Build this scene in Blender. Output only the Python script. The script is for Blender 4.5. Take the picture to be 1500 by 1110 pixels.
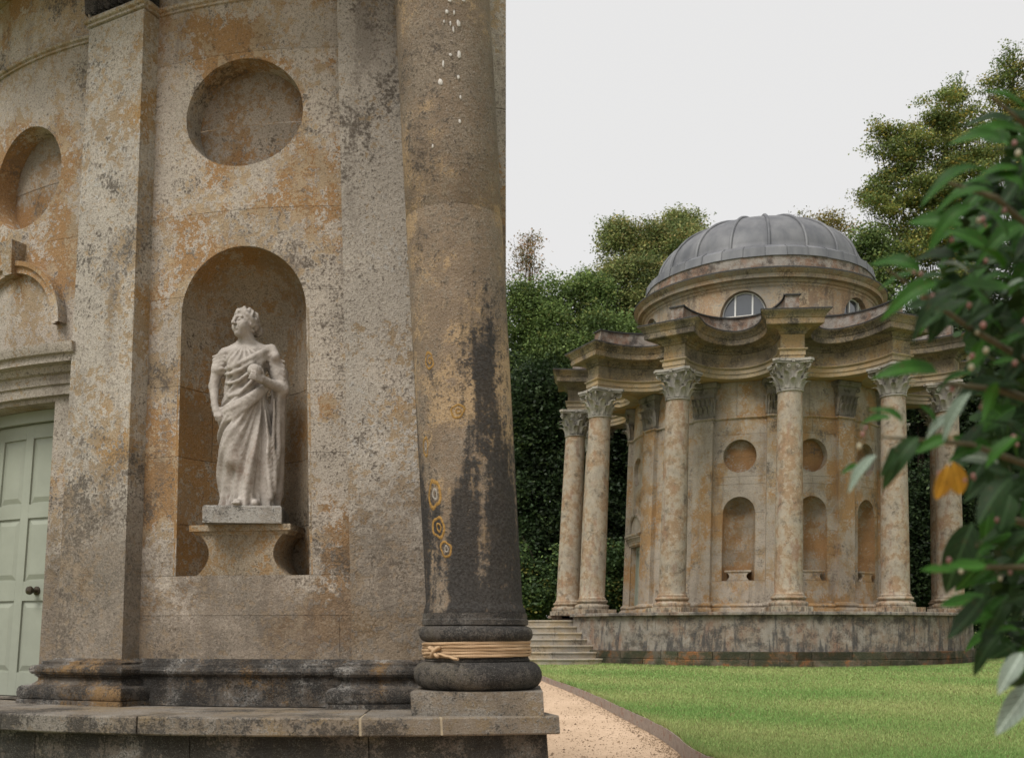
import bpy, bmesh, math, random
import numpy as np
from mathutils import Vector, Matrix
from mathutils.geometry import delaunay_2d_cdt

for o in list(bpy.data.objects):
    bpy.data.objects.remove(o)
SC = bpy.context.scene
COL = SC.collection
D2R = math.pi / 180.0
rnd = random.Random(7)
rng = np.random.default_rng(11)

# ------------------------------------------------------------------ camera
EYE = 1.6
HOR = 925.0          # row of the horizon in the 1500 x 1110 photograph
cam = bpy.data.cameras.new('camera')
cam.sensor_width = 36.0
cam.lens = 36.0
cam.shift_y = (HOR - 555.0) / 1500.0      # level view camera with a raised lens
cam.clip_start = 0.05
cam.clip_end = 2000.0
cam.dof.use_dof = True
cam.dof.focus_distance = 11.0
cam.dof.aperture_fstop = 3.0
camo = bpy.data.objects.new('camera', cam)
COL.objects.link(camo)
camo.location = (0, 0, EYE)
camo.rotation_euler = (math.pi / 2, 0, 0)
SC.camera = camo

# ------------------------------------------------------------------ overcast sky
SUN_EL, SUN_AZ = 57.0, -36.0       # azimuth measured from behind the camera, to the left
world = bpy.data.worlds.new('World')
SC.world = world
world.use_nodes = True
wn = world.node_tree
wn.nodes.clear()
wo = wn.nodes.new('ShaderNodeOutputWorld')
bg = wn.nodes.new('ShaderNodeBackground')
sky = wn.nodes.new('ShaderNodeTexSky')
sky.sky_type = 'NISHITA'
sky.sun_disc = False
sky.sun_elevation = SUN_EL * D2R
sky.sun_rotation = (180.0 - SUN_AZ) * D2R
sky.dust_density = 6.0
hs = wn.nodes.new('ShaderNodeHueSaturation')
hs.inputs['Saturation'].default_value = 0.12
mixw = wn.nodes.new('ShaderNodeMix')
mixw.data_type = 'RGBA'
mixw.inputs['Factor'].default_value = 0.93        # an even cloud layer over the clear sky
mixw.inputs['B'].default_value = (3.58, 3.56, 3.55, 1)
bg.inputs['Strength'].default_value = 0.1
wn.links.new(sky.outputs[0], hs.inputs['Color'])
wn.links.new(hs.outputs[0], mixw.inputs['A'])
wn.links.new(mixw.outputs['Result'], bg.inputs['Color'])
wn.links.new(bg.outputs[0], wo.inputs['Surface'])

sun = bpy.data.lights.new('sun', 'SUN')
sun.energy = 1.5
sun.angle = 30 * D2R
sun.color = (1.0, 0.965, 0.92)
suno = bpy.data.objects.new('sun', sun)
COL.objects.link(suno)
sd = Vector((math.sin(SUN_AZ * D2R) * math.cos(SUN_EL * D2R), -math.cos(SUN_AZ * D2R) * math.cos(SUN_EL * D2R), math.sin(SUN_EL * D2R)))
suno.rotation_euler = sd.to_track_quat('Z', 'Y').to_euler()
suno.location = (-20, -20, 30)

SC.view_settings.view_transform = 'Standard'
SC.view_settings.look = 'None'
SC.view_settings.gamma = 1.0
SC.view_settings.exposure = 1.2
SC.view_settings.use_curve_mapping = False
SC.cycles.max_bounces = 4
SC.cycles.diffuse_bounces = 2
SC.cycles.glossy_bounces = 2
SC.cycles.transmission_bounces = 3
SC.render.resolution_x = 1024
SC.render.resolution_y = 757

# ------------------------------------------------------------------ helpers
def at(px, py, d):
    return np.array([(px - 750.0) / 1500.0 * d, d, EYE + (HOR - py) / 1500.0 * d])

ORG = {}
def put(o, parent):
    COL.objects.link(o)
    if parent is not None:
        o.parent = parent
        ORG[o.name] = ORG[parent.name]
    return o

def root(name, label, cat, loc, group=None):
    o = bpy.data.objects.new(name, None)
    o.empty_display_size = 0.3
    COL.objects.link(o)
    o.location = loc
    o['label'] = label
    o['category'] = cat
    if group:
        o['group'] = group
    ORG[o.name] = np.array(loc, float)
    return o

def tag(o, label=None, cat=None, kind=None, group=None):
    if label: o['label'] = label
    if cat: o['category'] = cat
    if kind: o['kind'] = kind
    if group: o['group'] = group
    return o

def obj(name, verts, faces, mat, parent=None, smooth=None):
    """one mesh object, vertices given in world space"""
    v = np.asarray(verts, float)
    if parent is not None:
        v = v - ORG[parent.name]
    me = bpy.data.meshes.new(name)
    me.from_pydata([tuple(p) for p in v], [], [tuple(f) for f in faces])
    me.materials.append(mat)
    if smooth is not None:
        me.polygons.foreach_set('use_smooth', [True] * len(me.polygons))
        if smooth < 179:
            me.set_sharp_from_angle(angle=smooth * D2R)
    me.update()
    o = bpy.data.objects.new(name, me)
    put(o, parent)
    if parent is None:
        ORG[o.name] = np.zeros(3)
    return o

def fast_mesh(name, V, nper, mat, parent=None, tint=None, smooth=False):
    """many loose polygons of nper corners each, V is (n*nper, 3)"""
    V = np.asarray(V, np.float32)
    if parent is not None:
        V = V - ORG[parent.name].astype(np.float32)
    n = len(V) // nper
    me = bpy.data.meshes.new(name)
    me.vertices.add(len(V))
    me.vertices.foreach_set('co', V.ravel())
    me.loops.add(len(V))
    me.loops.foreach_set('vertex_index', np.arange(len(V), dtype=np.int32))
    me.polygons.add(n)
    me.polygons.foreach_set('loop_start', np.arange(0, n * nper, nper, dtype=np.int32))
    me.update(calc_edges=True)
    if tint is not None:
        at_ = me.attributes.new('tint', 'FLOAT_COLOR', 'POINT')
        c = np.ones((len(V), 4), np.float32)
        c[:, :3] = tint
        at_.data.foreach_set('color', c.ravel())
    me.materials.append(mat)
    o = bpy.data.objects.new(name, me)
    put(o, parent)
    if parent is None:
        ORG[o.name] = np.zeros(3)
    return o

class Geo:
    """collects vertices and faces"""
    def __init__(s):
        s.v = []; s.f = []
    def add(s, V, F):
        n = len(s.v)
        s.v.extend([tuple(p) for p in V])
        s.f.extend([tuple(i + n for i in f) for f in F])
        return s
    def arr(s):
        return np.array(s.v, float)

def grid_faces(nu, nv, closed_u=False, flip=False):
    F = []
    for i in range(nu if closed_u else nu - 1):
        i2 = (i + 1) % nu
        for j in range(nv - 1):
            q = (i * nv + j, i2 * nv + j, i2 * nv + j + 1, i * nv + j + 1)
            F.append(q[::-1] if flip else q)
    return F

def lathe(profile, n=48, a0=None, a1=None, cx=0.0, cy=0.0):
    """profile = [(r, z)] turned about z; angle measured from -y towards +x"""
    closed = a0 is None
    if closed:
        A = np.arange(n) * 2 * np.pi / n
    else:
        A = np.linspace(a0, a1, n)
    V = []
    for a in A:
        s, c = math.sin(a), -math.cos(a)
        for r, z in profile:
            V.append((cx + r * s, cy + r * c, z))
    return V, grid_faces(len(A), len(profile), closed)

def sector_block(r0, r1, z0, z1, a0, a1, n=6, bevel=0.0):
    """closed curved block between two radii"""
    A = np.linspace(a0, a1, n)
    b = bevel
    prof = [(r0, z0), (r1 - b, z0), (r1, z0 + b), (r1, z1 - b), (r1 - b, z1), (r0, z1)] if b > 0 else [(r0, z0), (r1, z0), (r1, z1), (r0, z1)]
    m = len(prof)
    V = []
    for a in A:
        for r, z in prof:
            V.append((r * math.sin(a), -r * math.cos(a), z))
    F = []
    for i in range(n - 1):
        for j in range(m):
            j2 = (j + 1) % m
            F.append((i * m + j, (i + 1) * m + j, (i + 1) * m + j2, i * m + j2))
    F.append(tuple(range(m))[::-1] if False else tuple(range(m - 1, -1, -1)))
    F.append(tuple((n - 1) * m + j for j in range(m)))
    return V, F

def tube(pts, rad, n=8, cap=True):
    pts = np.asarray(pts, float)
    m = len(pts)
    rad = np.broadcast_to(np.asarray(rad, float), (m,))
    T = np.gradient(pts, axis=0)
    T /= np.linalg.norm(T, axis=1)[:, None] + 1e-9
    up = np.array([0, 0, 1.0]) if abs(T[0, 2]) < 0.9 else np.array([1.0, 0, 0])
    V = []
    u = np.cross(T[0], up); u /= np.linalg.norm(u)
    for i in range(m):
        u = u - T[i] * np.dot(u, T[i]); u /= np.linalg.norm(u) + 1e-9
        w = np.cross(T[i], u)
        for k in range(n):
            a = 2 * math.pi * k / n
            V.append(pts[i] + rad[i] * (math.cos(a) * u + math.sin(a) * w))
    F = []
    for i in range(m - 1):
        for k in range(n):
            k2 = (k + 1) % n
            F.append((i * n + k, i * n + k2, (i + 1) * n + k2, (i + 1) * n + k))
    if cap:
        F.append(tuple(range(n - 1, -1, -1)))
        F.append(tuple((m - 1) * n + k for k in range(n)))
    return V, F

def box(x0, x1, y0, y1, z0, z1):
    V = [(x0, y0, z0), (x1, y0, z0), (x1, y1, z0), (x0, y1, z0), (x0, y0, z1), (x1, y0, z1), (x1, y1, z1), (x0, y1, z1)]
    F = [(0, 3, 2, 1), (4, 5, 6, 7), (0, 1, 5, 4), (1, 2, 6, 5), (2, 3, 7, 6), (3, 0, 4, 7)]
    return V, F

# ------------------------------------------------------------------ materials
class NT:
    def __init__(s, name):
        s.m = bpy.data.materials.new(name)
        s.m.use_nodes = True
        s.t = s.m.node_tree
        s.t.nodes.clear()
        s.out = s.t.nodes.new('ShaderNodeOutputMaterial')
        s._pos = None
    def n(s, typ, **kw):
        x = s.t.nodes.new(typ)
        for k, v in kw.items():
            setattr(x, k, v)
        return x
    def l(s, a, b):
        s.t.links.new(a, b)
    def pos(s):
        if s._pos is None:
            s._pos = s.n('ShaderNodeNewGeometry').outputs['Position']
        return s._pos
    def mapped(s, scale=(1, 1, 1), loc=(0, 0, 0)):
        mp = s.n('ShaderNodeMapping')
        mp.inputs['Scale'].default_value = scale
        mp.inputs['Location'].default_value = loc
        s.l(s.pos(), mp.inputs['Vector'])
        return mp.outputs[0]
    def noise(s, scale, detail=6, rough=0.6, vec=None, dist=0.0, off=0.0):
        x = s.n('ShaderNodeTexNoise')
        x.inputs['Scale'].default_value = scale
        x.inputs['Detail'].default_value = detail
        x.inputs['Roughness'].default_value = rough
        x.inputs['Distortion'].default_value = dist
        if vec is None:
            vec = s.mapped(loc=(off, off * 1.7, off * .6)) if off else s.pos()
        s.l(vec, x.inputs['Vector'])
        return x.outputs['Fac']
    def vor(s, scale, feature='F1', vec=None, out='Distance'):
        x = s.n('ShaderNodeTexVoronoi', feature=feature)
        x.inputs['Scale'].default_value = scale
        s.l(vec if vec is not None else s.pos(), x.inputs['Vector'])
        return x.outputs[out]
    def ramp(s, fac, lo, hi, a=0.0, b=1.0, smooth=False):
        x = s.n('ShaderNodeMapRange')
        if smooth: x.interpolation_type = 'SMOOTHSTEP'
        x.inputs['From Min'].default_value = lo
        x.inputs['From Max'].default_value = hi
        x.inputs['To Min'].default_value = a
        x.inputs['To Max'].default_value = b
        s.l(fac, x.inputs['Value'])
        return x.outputs[0]
    def math(s, op, a, b=None, clamp=False):
        x = s.n('ShaderNodeMath', operation=op, use_clamp=clamp)
        for i, v in enumerate((a, b)):
            if v is None: continue
            if isinstance(v, (int, float)): x.inputs[i].default_value = v
            else: s.l(v, x.inputs[i])
        return x.outputs[0]
    def mix(s, fac, a, b, mode='MIX'):
        x = s.n('ShaderNodeMix', data_type='RGBA', blend_type=mode)
        for nm, v in (('Factor', fac), ('A', a), ('B', b)):
            sk = [i for i in x.inputs if i.name == nm and (i.type == 'RGBA' if nm != 'Factor' else i.type == 'VALUE')][0]
            if isinstance(v, (int, float)): sk.default_value = v
            elif isinstance(v, tuple): sk.default_value = (*v, 1) if len(v) == 3 else v
            else: s.l(v, sk)
        return [o for o in x.outputs if o.type == 'RGBA'][0]
    def z(s):
        x = s.n('ShaderNodeSeparateXYZ')
        s.l(s.pos(), x.inputs[0])
        return x.outputs['Z']
    def objrand(s):
        return s.n('ShaderNodeObjectInfo').outputs['Random']
    def finish(s, col, rough=0.85, bump=None, bstr=0.3, bdist=0.01, spec=0.25, metal=0.0, trans=None):
        p = s.n('ShaderNodeBsdfPrincipled')
        if isinstance(col, tuple): p.inputs['Base Color'].default_value = (*col, 1)
        else: s.l(col, p.inputs['Base Color'])
        if isinstance(rough, (int, float)): p.inputs['Roughness'].default_value = rough
        else: s.l(rough, p.inputs['Roughness'])
        p.inputs['Specular IOR Level'].default_value = spec
        p.inputs['Metallic'].default_value = metal
        if bump is not None:
            b = s.n('ShaderNodeBump')
            b.inputs['Strength'].default_value = bstr
            b.inputs['Distance'].default_value = bdist
            s.l(bump, b.inputs['Height'])
            s.l(b.outputs[0], p.inputs['Normal'])
        sh = p.outputs[0]
        if trans is not None:
            t = s.n('ShaderNodeBsdfTranslucent')
            s.l(col, t.inputs['Color']) if not isinstance(col, tuple) else None
            if isinstance(col, tuple): t.inputs['Color'].default_value = (*col, 1)
            m = s.n('ShaderNodeMixShader')
            m.inputs[0].default_value = trans
            s.l(p.outputs[0], m.inputs[1]); s.l(t.outputs[0], m.inputs[2])
            sh = m.outputs[0]
        s.l(sh, s.out.inputs['Surface'])
        return s.m

def stone(name, tan=(.34, .265, .175), ochre=(.32, .185, .075), grey=(.40, .37, .32), dark=(.085, .068, .052),
          k=1.0, g=0.5, o=0.5, d=0.35, spots=0.0, streak=0.0, streak_z=None, low=None, rust=0.0, black=(.022, .021, .02),
          tintvar=0.10, bstr=0.35, pits=1.0):
    """weathered limestone: tan ground, ochre flush, grey lichen crust, dark pits, black algae runs.
    k scales feature size (bigger = finer), g/o/d are the amounts of grey, ochre and dark."""
    T = NT(name)
    def N(sc, de, ro, off=0.0, vec=None):
        n = T.n('ShaderNodeMath', operation='MULTIPLY_ADD')
        T.l(T.noise(sc, de, ro, off=off, vec=vec), n.inputs[0])
        n.inputs[1].default_value = 2.3; n.inputs[2].default_value = -.65
        return n.outputs[0]
    def W(*prs):
        acc = None
        for a, w in prs:
            t = T.math('MULTIPLY', a, w)
            acc = t if acc is None else T.math('ADD', acc, t)
        return acc
    big = N(.8 * k, 3, .55, 3.1)
    mid = N(2.7 * k, 6, .62, 1.3)
    mid2 = N(3.4 * k, 6, .62, 7.7)
    fine = N(19 * k, 4, .65, 2.2)
    fine2 = N(55 * k, 3, .65)
    vfine = N(130 * k, 2, .6)
    c = T.mix(T.ramp(W((mid, .6), (fine2, .4)), .3, .7), tuple(x * .88 for x in tan), tuple(x * 1.16 for x in tan))
    om = W((mid2, .46), (fine, .38), (fine2, .16))
    om = T.math('ADD', om, T.ramp(big, .2, .8, -.15, .15))
    oc = .5 + (.5 - o) * .42
    c = T.mix(T.ramp(om, oc - .03, oc + .05, 0, .9), c, ochre)
    gm = W((mid, .36), (fine, .44), (fine2, .20))
    gm = T.math('ADD', gm, T.ramp(big, .2, .8, .13, -.13))
    gc = .5 + (.5 - g) * .42
    gmask = T.ramp(gm, gc - .02, gc + .035)
    gcol = T.mix(T.ramp(W((vfine, .5), (fine2, .5)), .3, .7), grey, tuple(x * .7 for x in grey))
    c = T.mix(T.math('MULTIPLY', gmask, .85), c, gcol)
    if spots > 0:
        wv = T.n('ShaderNodeVectorMath', operation='ADD')
        nz = T.n('ShaderNodeTexNoise'); nz.inputs['Scale'].default_value = 34
        T.l(T.pos(), nz.inputs['Vector'])
        sc = T.n('ShaderNodeVectorMath', operation='SCALE'); sc.inputs['Scale'].default_value = .04
        T.l(nz.outputs['Color'], sc.inputs[0]); T.l(T.pos(), wv.inputs[0]); T.l(sc.outputs[0], wv.inputs[1])
        vd = T.vor(23 * k, vec=wv.outputs[0])
        region = T.ramp(W((N(1.3, 2, .5, 9.0), .8), (fine, .2)), .48, .60)
        ring = T.ramp(T.math('ADD', vd, T.math('MULTIPLY', vfine, .10)), .30, .42, 1, 0)
        c = T.mix(T.math('MULTIPLY', T.math('MULTIPLY', ring, region), .75 * spots), c, (.42, .41, .385))
        core = T.math('MULTIPLY', T.ramp(vd, .06, .15, 1, 0), region)
        c = T.mix(T.math('MULTIPLY', core, .5 * spots), c, (.22, .21, .19))
    if rust > 0:
        rm = W((N(1.7 * k, 4, .6, vec=T.mapped((1, 1, .4), (5, 2, 1))), .65), (fine, .35))
        c = T.mix(T.ramp(rm, .60, .72, 0, .75 * rust), c, (.20, .095, .058))
    dm = W((N(1.5 * k, 5, .65, 12.0), .5), (fine, .25), (fine2, .25))
    dc = .78 - .26 * d
    c = T.mix(T.ramp(dm, dc - .06, dc + .08, 0, .88), c, dark)
    c = T.mix(T.ramp(vfine, .74, .92, 0, .8 * pits), c, tuple(x * .6 for x in dark))
    c = T.mix(T.ramp(fine2, .74, .88, 0, .6 * pits), c, dark)
    c = T.mix(T.ramp(vfine, .28, .10, 0, .35), c, (.46, .43, .39))
    vb = T.n('ShaderNodeHueSaturation')
    T.l(T.ramp(W((big, .65), (mid2, .35)), .15, .85, .74, 1.16), vb.inputs['Value']); T.l(c, vb.inputs['Color'])
    c = vb.outputs[0]
    zz = T.z()
    if low is not None:      # damp, brown-grey foot of the wall: (z_full, z_none, colour, strength)
        lm = T.math('ADD', zz, T.ramp(W((mid, .6), (fine, .4)), .2, .8, -.4, .4))
        lm = T.ramp(lm, low[0], low[1], 1, 0, True)
        lowc = T.mix(T.ramp(W((mid2, .45), (fine, .35), (fine2, .2)), .34, .66), tuple(x * 1.4 for x in low[2]), tuple(x * .55 for x in low[2]))
        lowc = T.mix(T.ramp(W((mid, .6), (fine, .4)), .66, .74, 0, .7), lowc, tuple(x * 2.0 for x in low[2]))
        lowc = T.mix(T.ramp(vfine, .6, .85, 0, .7), lowc, tuple(x * .35 for x in low[2]))
        lowc = T.mix(T.ramp(fine2, .34, .16, 0, .6), lowc, tuple(x * 1.9 for x in low[2]))
        c = T.mix(T.math('MULTIPLY', lm, low[3]), c, lowc)
    if streak > 0:           # black algae running down
        sv = T.mapped((1, 1, .16), (2.3, .7, 4.0))
        st = W((N(4.2 * k, 4, .6, vec=sv), .62), (fine, .22), (fine2, .16))
        if streak_z is not None:
            st = T.math('ADD', st, T.ramp(zz, streak_z[0], streak_z[1], .30, -.30))
        blk = T.mix(T.ramp(fine2, .3, .75), black, tuple(x * 2.2 for x in black))
        c = T.mix(T.ramp(st, .57, .72, 0, streak), c, blk)
    if tintvar > 0:
        r = T.ramp(T.objrand(), 0, 1, 1 - tintvar, 1 + tintvar)
        h = T.n('ShaderNodeHueSaturation')
        T.l(r, h.inputs['Value']); T.l(c, h.inputs['Color'])
        c = h.outputs[0]
    bm = W((fine, .4), (fine2, .5), (vfine, .35), (gmask, .12))
    return T.finish(c, .92, bm, bstr, .010, spec=.15)

def plain(name, col, rough=.6, spec=.3, var=.12, scale=20, bump=.1, metal=0.0):
    T = NT(name)
    n = T.noise(scale, 6, .65)
    c = T.mix(T.ramp(n, .3, .7), tuple(x * (1 - var) for x in col), tuple(x * (1 + var) for x in col))
    return T.finish(c, rough, n, bump, .004, spec, metal)

def leafmat(name, trans=.25, rough=.5, spec=.3):
    T = NT(name)
    a = T.n('ShaderNodeAttribute', attribute_name='tint')
    n = T.noise(.8, 3, .5)
    c = a.outputs['Color']
    return T.finish(c, rough, spec=spec, trans=trans)

# ------------------------------------------------------------------ temple building kit
# local frame: axis of the rotunda at the origin, z = 0 on the podium top,
# angle a points along (sin a, -cos a)
R = 3.75             # cella wall
RC = 5.55            # ring of columns
PW, PD = 0.56, 0.13  # pilaster width and projection

def pol(r, a, z):
    return (r * math.sin(a), -r * math.cos(a), z)

def ellipse_loop(cz, w, h, n=40, cu=0.0):
    return [(cu + w * math.cos(2 * math.pi * i / n), cz + h * math.sin(2 * math.pi * i / n)) for i in range(n)]

def arch_loop(w, zb, zs, rise, n=18, cu=0.0):
    L = [(cu - w, zb), (cu + w, zb)]
    nv = 6
    for i in range(1, nv):
        L.append((cu + w, zb + (zs - zb) * i / nv))
    for i in range(n + 1):
        a = math.pi * i / n
        L.append((cu + w * math.cos(a), zs + rise * math.sin(a)))
    for i in range(nv - 1, 0, -1):
        L.append((cu - w, zb + (zs - zb) * i / nv))
    return L

def inside(poly, x, y):
    c = False
    n = len(poly)
    j = n - 1
    for i in range(n):
        xi, yi = poly[i]; xj, yj = poly[j]
        if (yi > y) != (yj > y) and x < (xj - xi) * (y - yi) / (yj - yi + 1e-12) + xi:
            c = not c
        j = i
    return c

def cdt(points, edges, holes, outer=None):
    V, E, F, ov, oe, of = delaunay_2d_cdt([Vector(p) for p in points], edges, [], 0, 1e-6)
    V = [(v.x, v.y) for v in V]
    T = []
    for f in F:
        f = list(f)
        cx = sum(V[i][0] for i in f) / len(f); cy = sum(V[i][1] for i in f) / len(f)
        if outer is not None and not inside(outer, cx, cy): continue
        if any(inside(h, cx, cy) for h in holes): continue
        a, b, c = (V[i] for i in f[:3])
        if (b[0] - a[0]) * (c[1] - a[1]) - (b[1] - a[1]) * (c[0] - a[0]) < 0: f = f[::-1]
        T.append(tuple(f))
    return V, T

def wall_stones(name, parent, W, aC, Rw, u0, u1, z0, z1, holes, courses, splits, mat, res=.16, gap=.0022, dep=.03, umap=None):
    """a curved wall face cut into its stones; holes are (u, z) loops"""
    P = []; E = []
    def loop(L):
        n = len(P)
        P.extend(L)
        E.extend([(n + i, n + (i + 1) % len(L)) for i in range(len(L))])
    loop([(u0, z0), (u1, z0), (u1, z1), (u0, z1)])
    for h in holes: loop(h)
    zs = [z0] + list(courses) + [z1]
    for zc in courses:
        nn = max(2, int((u1 - u0) / res))
        st = len(P)
        P.extend([(u0 + (u1 - u0) * k / nn, zc) for k in range(nn + 1)]); E.extend([(st + k, st + k + 1) for k in range(nn)])
    for zc in (z0, z1):
        nn = max(2, int((u1 - u0) / res))
        P.extend([(u0 + (u1 - u0) * k / nn, zc) for k in range(1, nn)])
    for i in range(len(zs) - 1):
        for us in splits(i):
            P.extend([(us, zs[i]), (us, zs[i + 1])]); E.append((len(P) - 2, len(P) - 1))
    nu = max(2, int((u1 - u0) / res)); nz = max(2, int((z1 - z0) / (res * 2)))
    hp = np.array([p for h in holes for p in h]) if holes else np.zeros((0, 2))
    for i in range(nu + 1):
        for j in range(nz + 1):
            u = u0 + (u1 - u0) * i / nu; zz = z0 + (z1 - z0) * j / nz
            if any(inside(h, u, zz) for h in holes): continue
            if len(hp) and np.min(np.hypot(hp[:, 0] - u, hp[:, 1] - zz)) < .03: continue
            if 0 < j < nz and min(abs(zz - q) for q in zs) < .03: continue
            P.append((u, zz))
    V, T = cdt(P, E, holes)
    V = np.array(V)
    groups = {}
    for t in T:
        c = V[list(t)].mean(axis=0)
        ci = sum(1 for q in courses if c[1] > q)
        si = sum(1 for q in splits(ci) if c[0] > q)
        groups.setdefault((ci, si), []).append(t)
    out = []
    pieces = []
    for key, tris in sorted(groups.items()):      # a course cut in two by an opening is two stones
        par = {}
        def find(x):
            while par.setdefault(x, x) != x: x = par[x]
            return x
        for t in tris:
            for i in t[1:]: par[find(i)] = find(t[0])
        comp = {}
        for t in tris: comp.setdefault(find(t[0]), []).append(t)
        pieces += [(key, c) for c in comp.values()]
    for (ci, si), tris in pieces:
        used = sorted({i for t in tris for i in t})
        ix = {k: n for n, k in enumerate(used)}
        q = V[used].copy()
        za, zb = zs[ci], zs[ci + 1]
        us = [u0 - 9] + list(splits(ci)) + [u1 + 9]
        q[np.abs(q[:, 1] - za) < 1e-4, 1] += gap
        q[np.abs(q[:, 1] - zb) < 1e-4, 1] -= gap
        q[np.abs(q[:, 0] - us[si]) < 1e-4, 0] += gap
        q[np.abs(q[:, 0] - us[si + 1]) < 1e-4, 0] -= gap
        if umap is not None:
            q = np.array([umap(a, b) for a, b in q])
        n = len(q)
        ang = aC + q[:, 0] / Rw
        front = np.stack([Rw * np.sin(ang), -Rw * np.cos(ang), q[:, 1]], 1)
        back = np.stack([(Rw - dep) * np.sin(ang), -(Rw - dep) * np.cos(ang), q[:, 1]], 1)
        F = [tuple(ix[i] for i in t) for t in tris]
        cnt = {}
        for f in F:
            for a, b in ((f[0], f[1]), (f[1], f[2]), (f[2], f[0])):
                cnt[(a, b)] = cnt.get((a, b), 0) + 1
        side = [(b, a, a + n, b + n) for (a, b) in cnt if (b, a) not in cnt]
        o = obj(name, W(np.vstack([front, back])), F + side, mat, parent, 30)
        out.append(o)
    return out

def bend(W, aC, Rw, pts):
    """(u, z, depth) -> world"""
    p = np.asarray(pts, float)
    ang = aC + p[:, 0] / Rw
    r = Rw - p[:, 2]
    return W(np.stack([r * np.sin(ang), -r * np.cos(ang), p[:, 1]], 1))

def roundel(parent, W, aC, Rw, cz, w, h, dep, mat, n=40, disc=None):
    disc = disc or mat
    L = ellipse_loop(cz, w, h, n)
    pts = []; F = []
    lev = [0, .012, dep * .6, dep]
    for d in lev:
        s = 1 - (.006 if d == 0 else 0)
        pts.extend([(u, z, d) for u, z in L])
    for k in range(len(lev) - 1):
        for i in range(n):
            j = (i + 1) % n
            F.append((k * n + j, k * n + i, (k + 1) * n + i, (k + 1) * n + j))
    obj('roundel_rim', bend(W, aC, Rw, pts), F, mat, parent, 40)
    for s in (1, -1):          # the sunk disc, two stones
        q = []; m = 14
        for i in range(m + 1):
            u = -w * 1.03 + 2 * w * 1.03 * i / m
            zt = math.sqrt(max(0, 1 - (u / (w * 1.031)) ** 2)) * h * 1.03
            q.append((u, cz + s * .002, dep)); q.append((u, cz + s * max(zt, .003), dep))
        fs = []
        for i in range(m):
            f = (2 * i, 2 * i + 2, 2 * i + 3, 2 * i + 1)
            fs.append(f if s > 0 else f[::-1])
        obj('roundel_stone', bend(W, aC, Rw, q), fs, disc, parent, 40)

def niche(parent, W, aC, Rw, w, zb, zs, rise, mat, courses, n=20, dd=1.0):
    """half round niche with a quarter dome, its courses cut into stones"""
    g = .0016
    zsl = [zb] + list(courses) + [zs]
    for ci in range(len(zsl) - 1):
        za, zt = zsl[ci] + g, zsl[ci + 1] - g
        cuts = [0, .36, .70, 1.0] if ci % 2 else [0, .2, .52, .84, 1.0]
        for k in range(len(cuts) - 1):
            t = np.linspace(cuts[k] * math.pi, cuts[k + 1] * math.pi, 8)
            t = t.copy()
            if k > 0: t[0] += g / w
            if k < len(cuts) - 2: t[-1] -= g / w
            q = []
            for d in (0.0, .02):
                for zz in (za, zt):
                    for a in t:
                        q.append((-(w + d) * math.cos(a), zz, (w * dd + d) * math.sin(a)))
            m = 8
            F = [(i, i + 1, m + i + 1, m + i) for i in range(m - 1)]
            F += [(m + i, m + i + 1, 3 * m + i + 1, 3 * m + i) for i in range(m - 1)]
            F += [(i + 1, i, 2 * m + i, 2 * m + i + 1) for i in range(m - 1)]
            F += [(0, m, 3 * m, 2 * m), (m - 1, 2 * m + m - 1, 3 * m + m - 1, m + m - 1)]
            obj('niche_stone', bend(W, aC, Rw, q), F, mat, parent, 40)
    q = []
    nv = 12
    for i in range(n + 1):
        a = math.pi * i / n
        for j in range(nv + 1):
            b = math.pi / 2 * j / nv
            q.append((-w * math.cos(a) * math.cos(b), zs + g + rise * math.sin(b), w * dd * math.sin(a) * math.cos(b)))
    # quarter dome: a sweeps the back, b rises to the crown
    obj('niche_hood', bend(W, aC, Rw, q), grid_faces(n + 1, nv + 1), mat, parent, 60)
    q = [(-w * math.cos(math.pi * i / n), zb, w * dd * math.sin(math.pi * i / n)) for i in range(n + 1)]
    obj('niche_floor', bend(W, aC, Rw, q), [tuple(range(n + 1))], mat, parent)

def pedestal(parent, W, aC, Rw, zb, zt, wt, mat, dep=.34, slab=.05, proj=.025):
    """block with hollow sides under the figure, its face flush with the wall"""
    h = zt - slab - zb
    n = 12
    side = []
    for i in range(n + 1):
        t = i / n
        z = zb + h * t
        # concave quarter on each side: wide at foot and head, waisted between
        u = wt * .5 - .02 - .085 * math.sin(math.pi * min(1, max(0, t))) ** .8
        side.append((u, z))
    loop = [(-u, z) for u, z in side] + [(u, z) for u, z in side[::-1]]
    m = len(loop)
    q = [(u, z, .004) for u, z in loop] + [(u, z, dep) for u, z in loop]
    F = []
    for i in range(n):
        F.append((m - 1 - i, m - 2 - i, i + 1, i)[::-1])
        F.append((m + i, m + i + 1, 2 * m - 2 - i, 2 * m - 1 - i)[::-1])
    for i in range(m):
        j = (i + 1) % m
        F.append((i, j, m + j, m + i))
    F = [f[::-1] for f in F[:2 * n:2]] + [f for f in F[1:2 * n:2]] + F[2 * n:]
    obj('niche_pedestal', bend(W, aC, Rw, q), F, mat, parent, 40)
    prof = [(.0, zt - slab - .018), (.012, zt - slab), (.028, zt - slab + .006), (.028, zt)]
    q = []
    for o, z in prof:
        e = wt / 2 + o - .012
        q += [(-e, z, -o), (e, z, -o), (e, z, dep + .02), (-e, z, dep + .02)]
    F = []
    for k in range(3):
        for i in range(4):
            j = (i + 1) % 4
            F.append((k * 4 + i, k * 4 + j, k * 4 + 4 + j, k * 4 + 4 + i))
    F.append((12, 13, 14, 15)); F.append((3, 2, 1, 0))
    obj('pedestal_slab', bend(W, aC, Rw, q), F, mat, parent)

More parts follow.
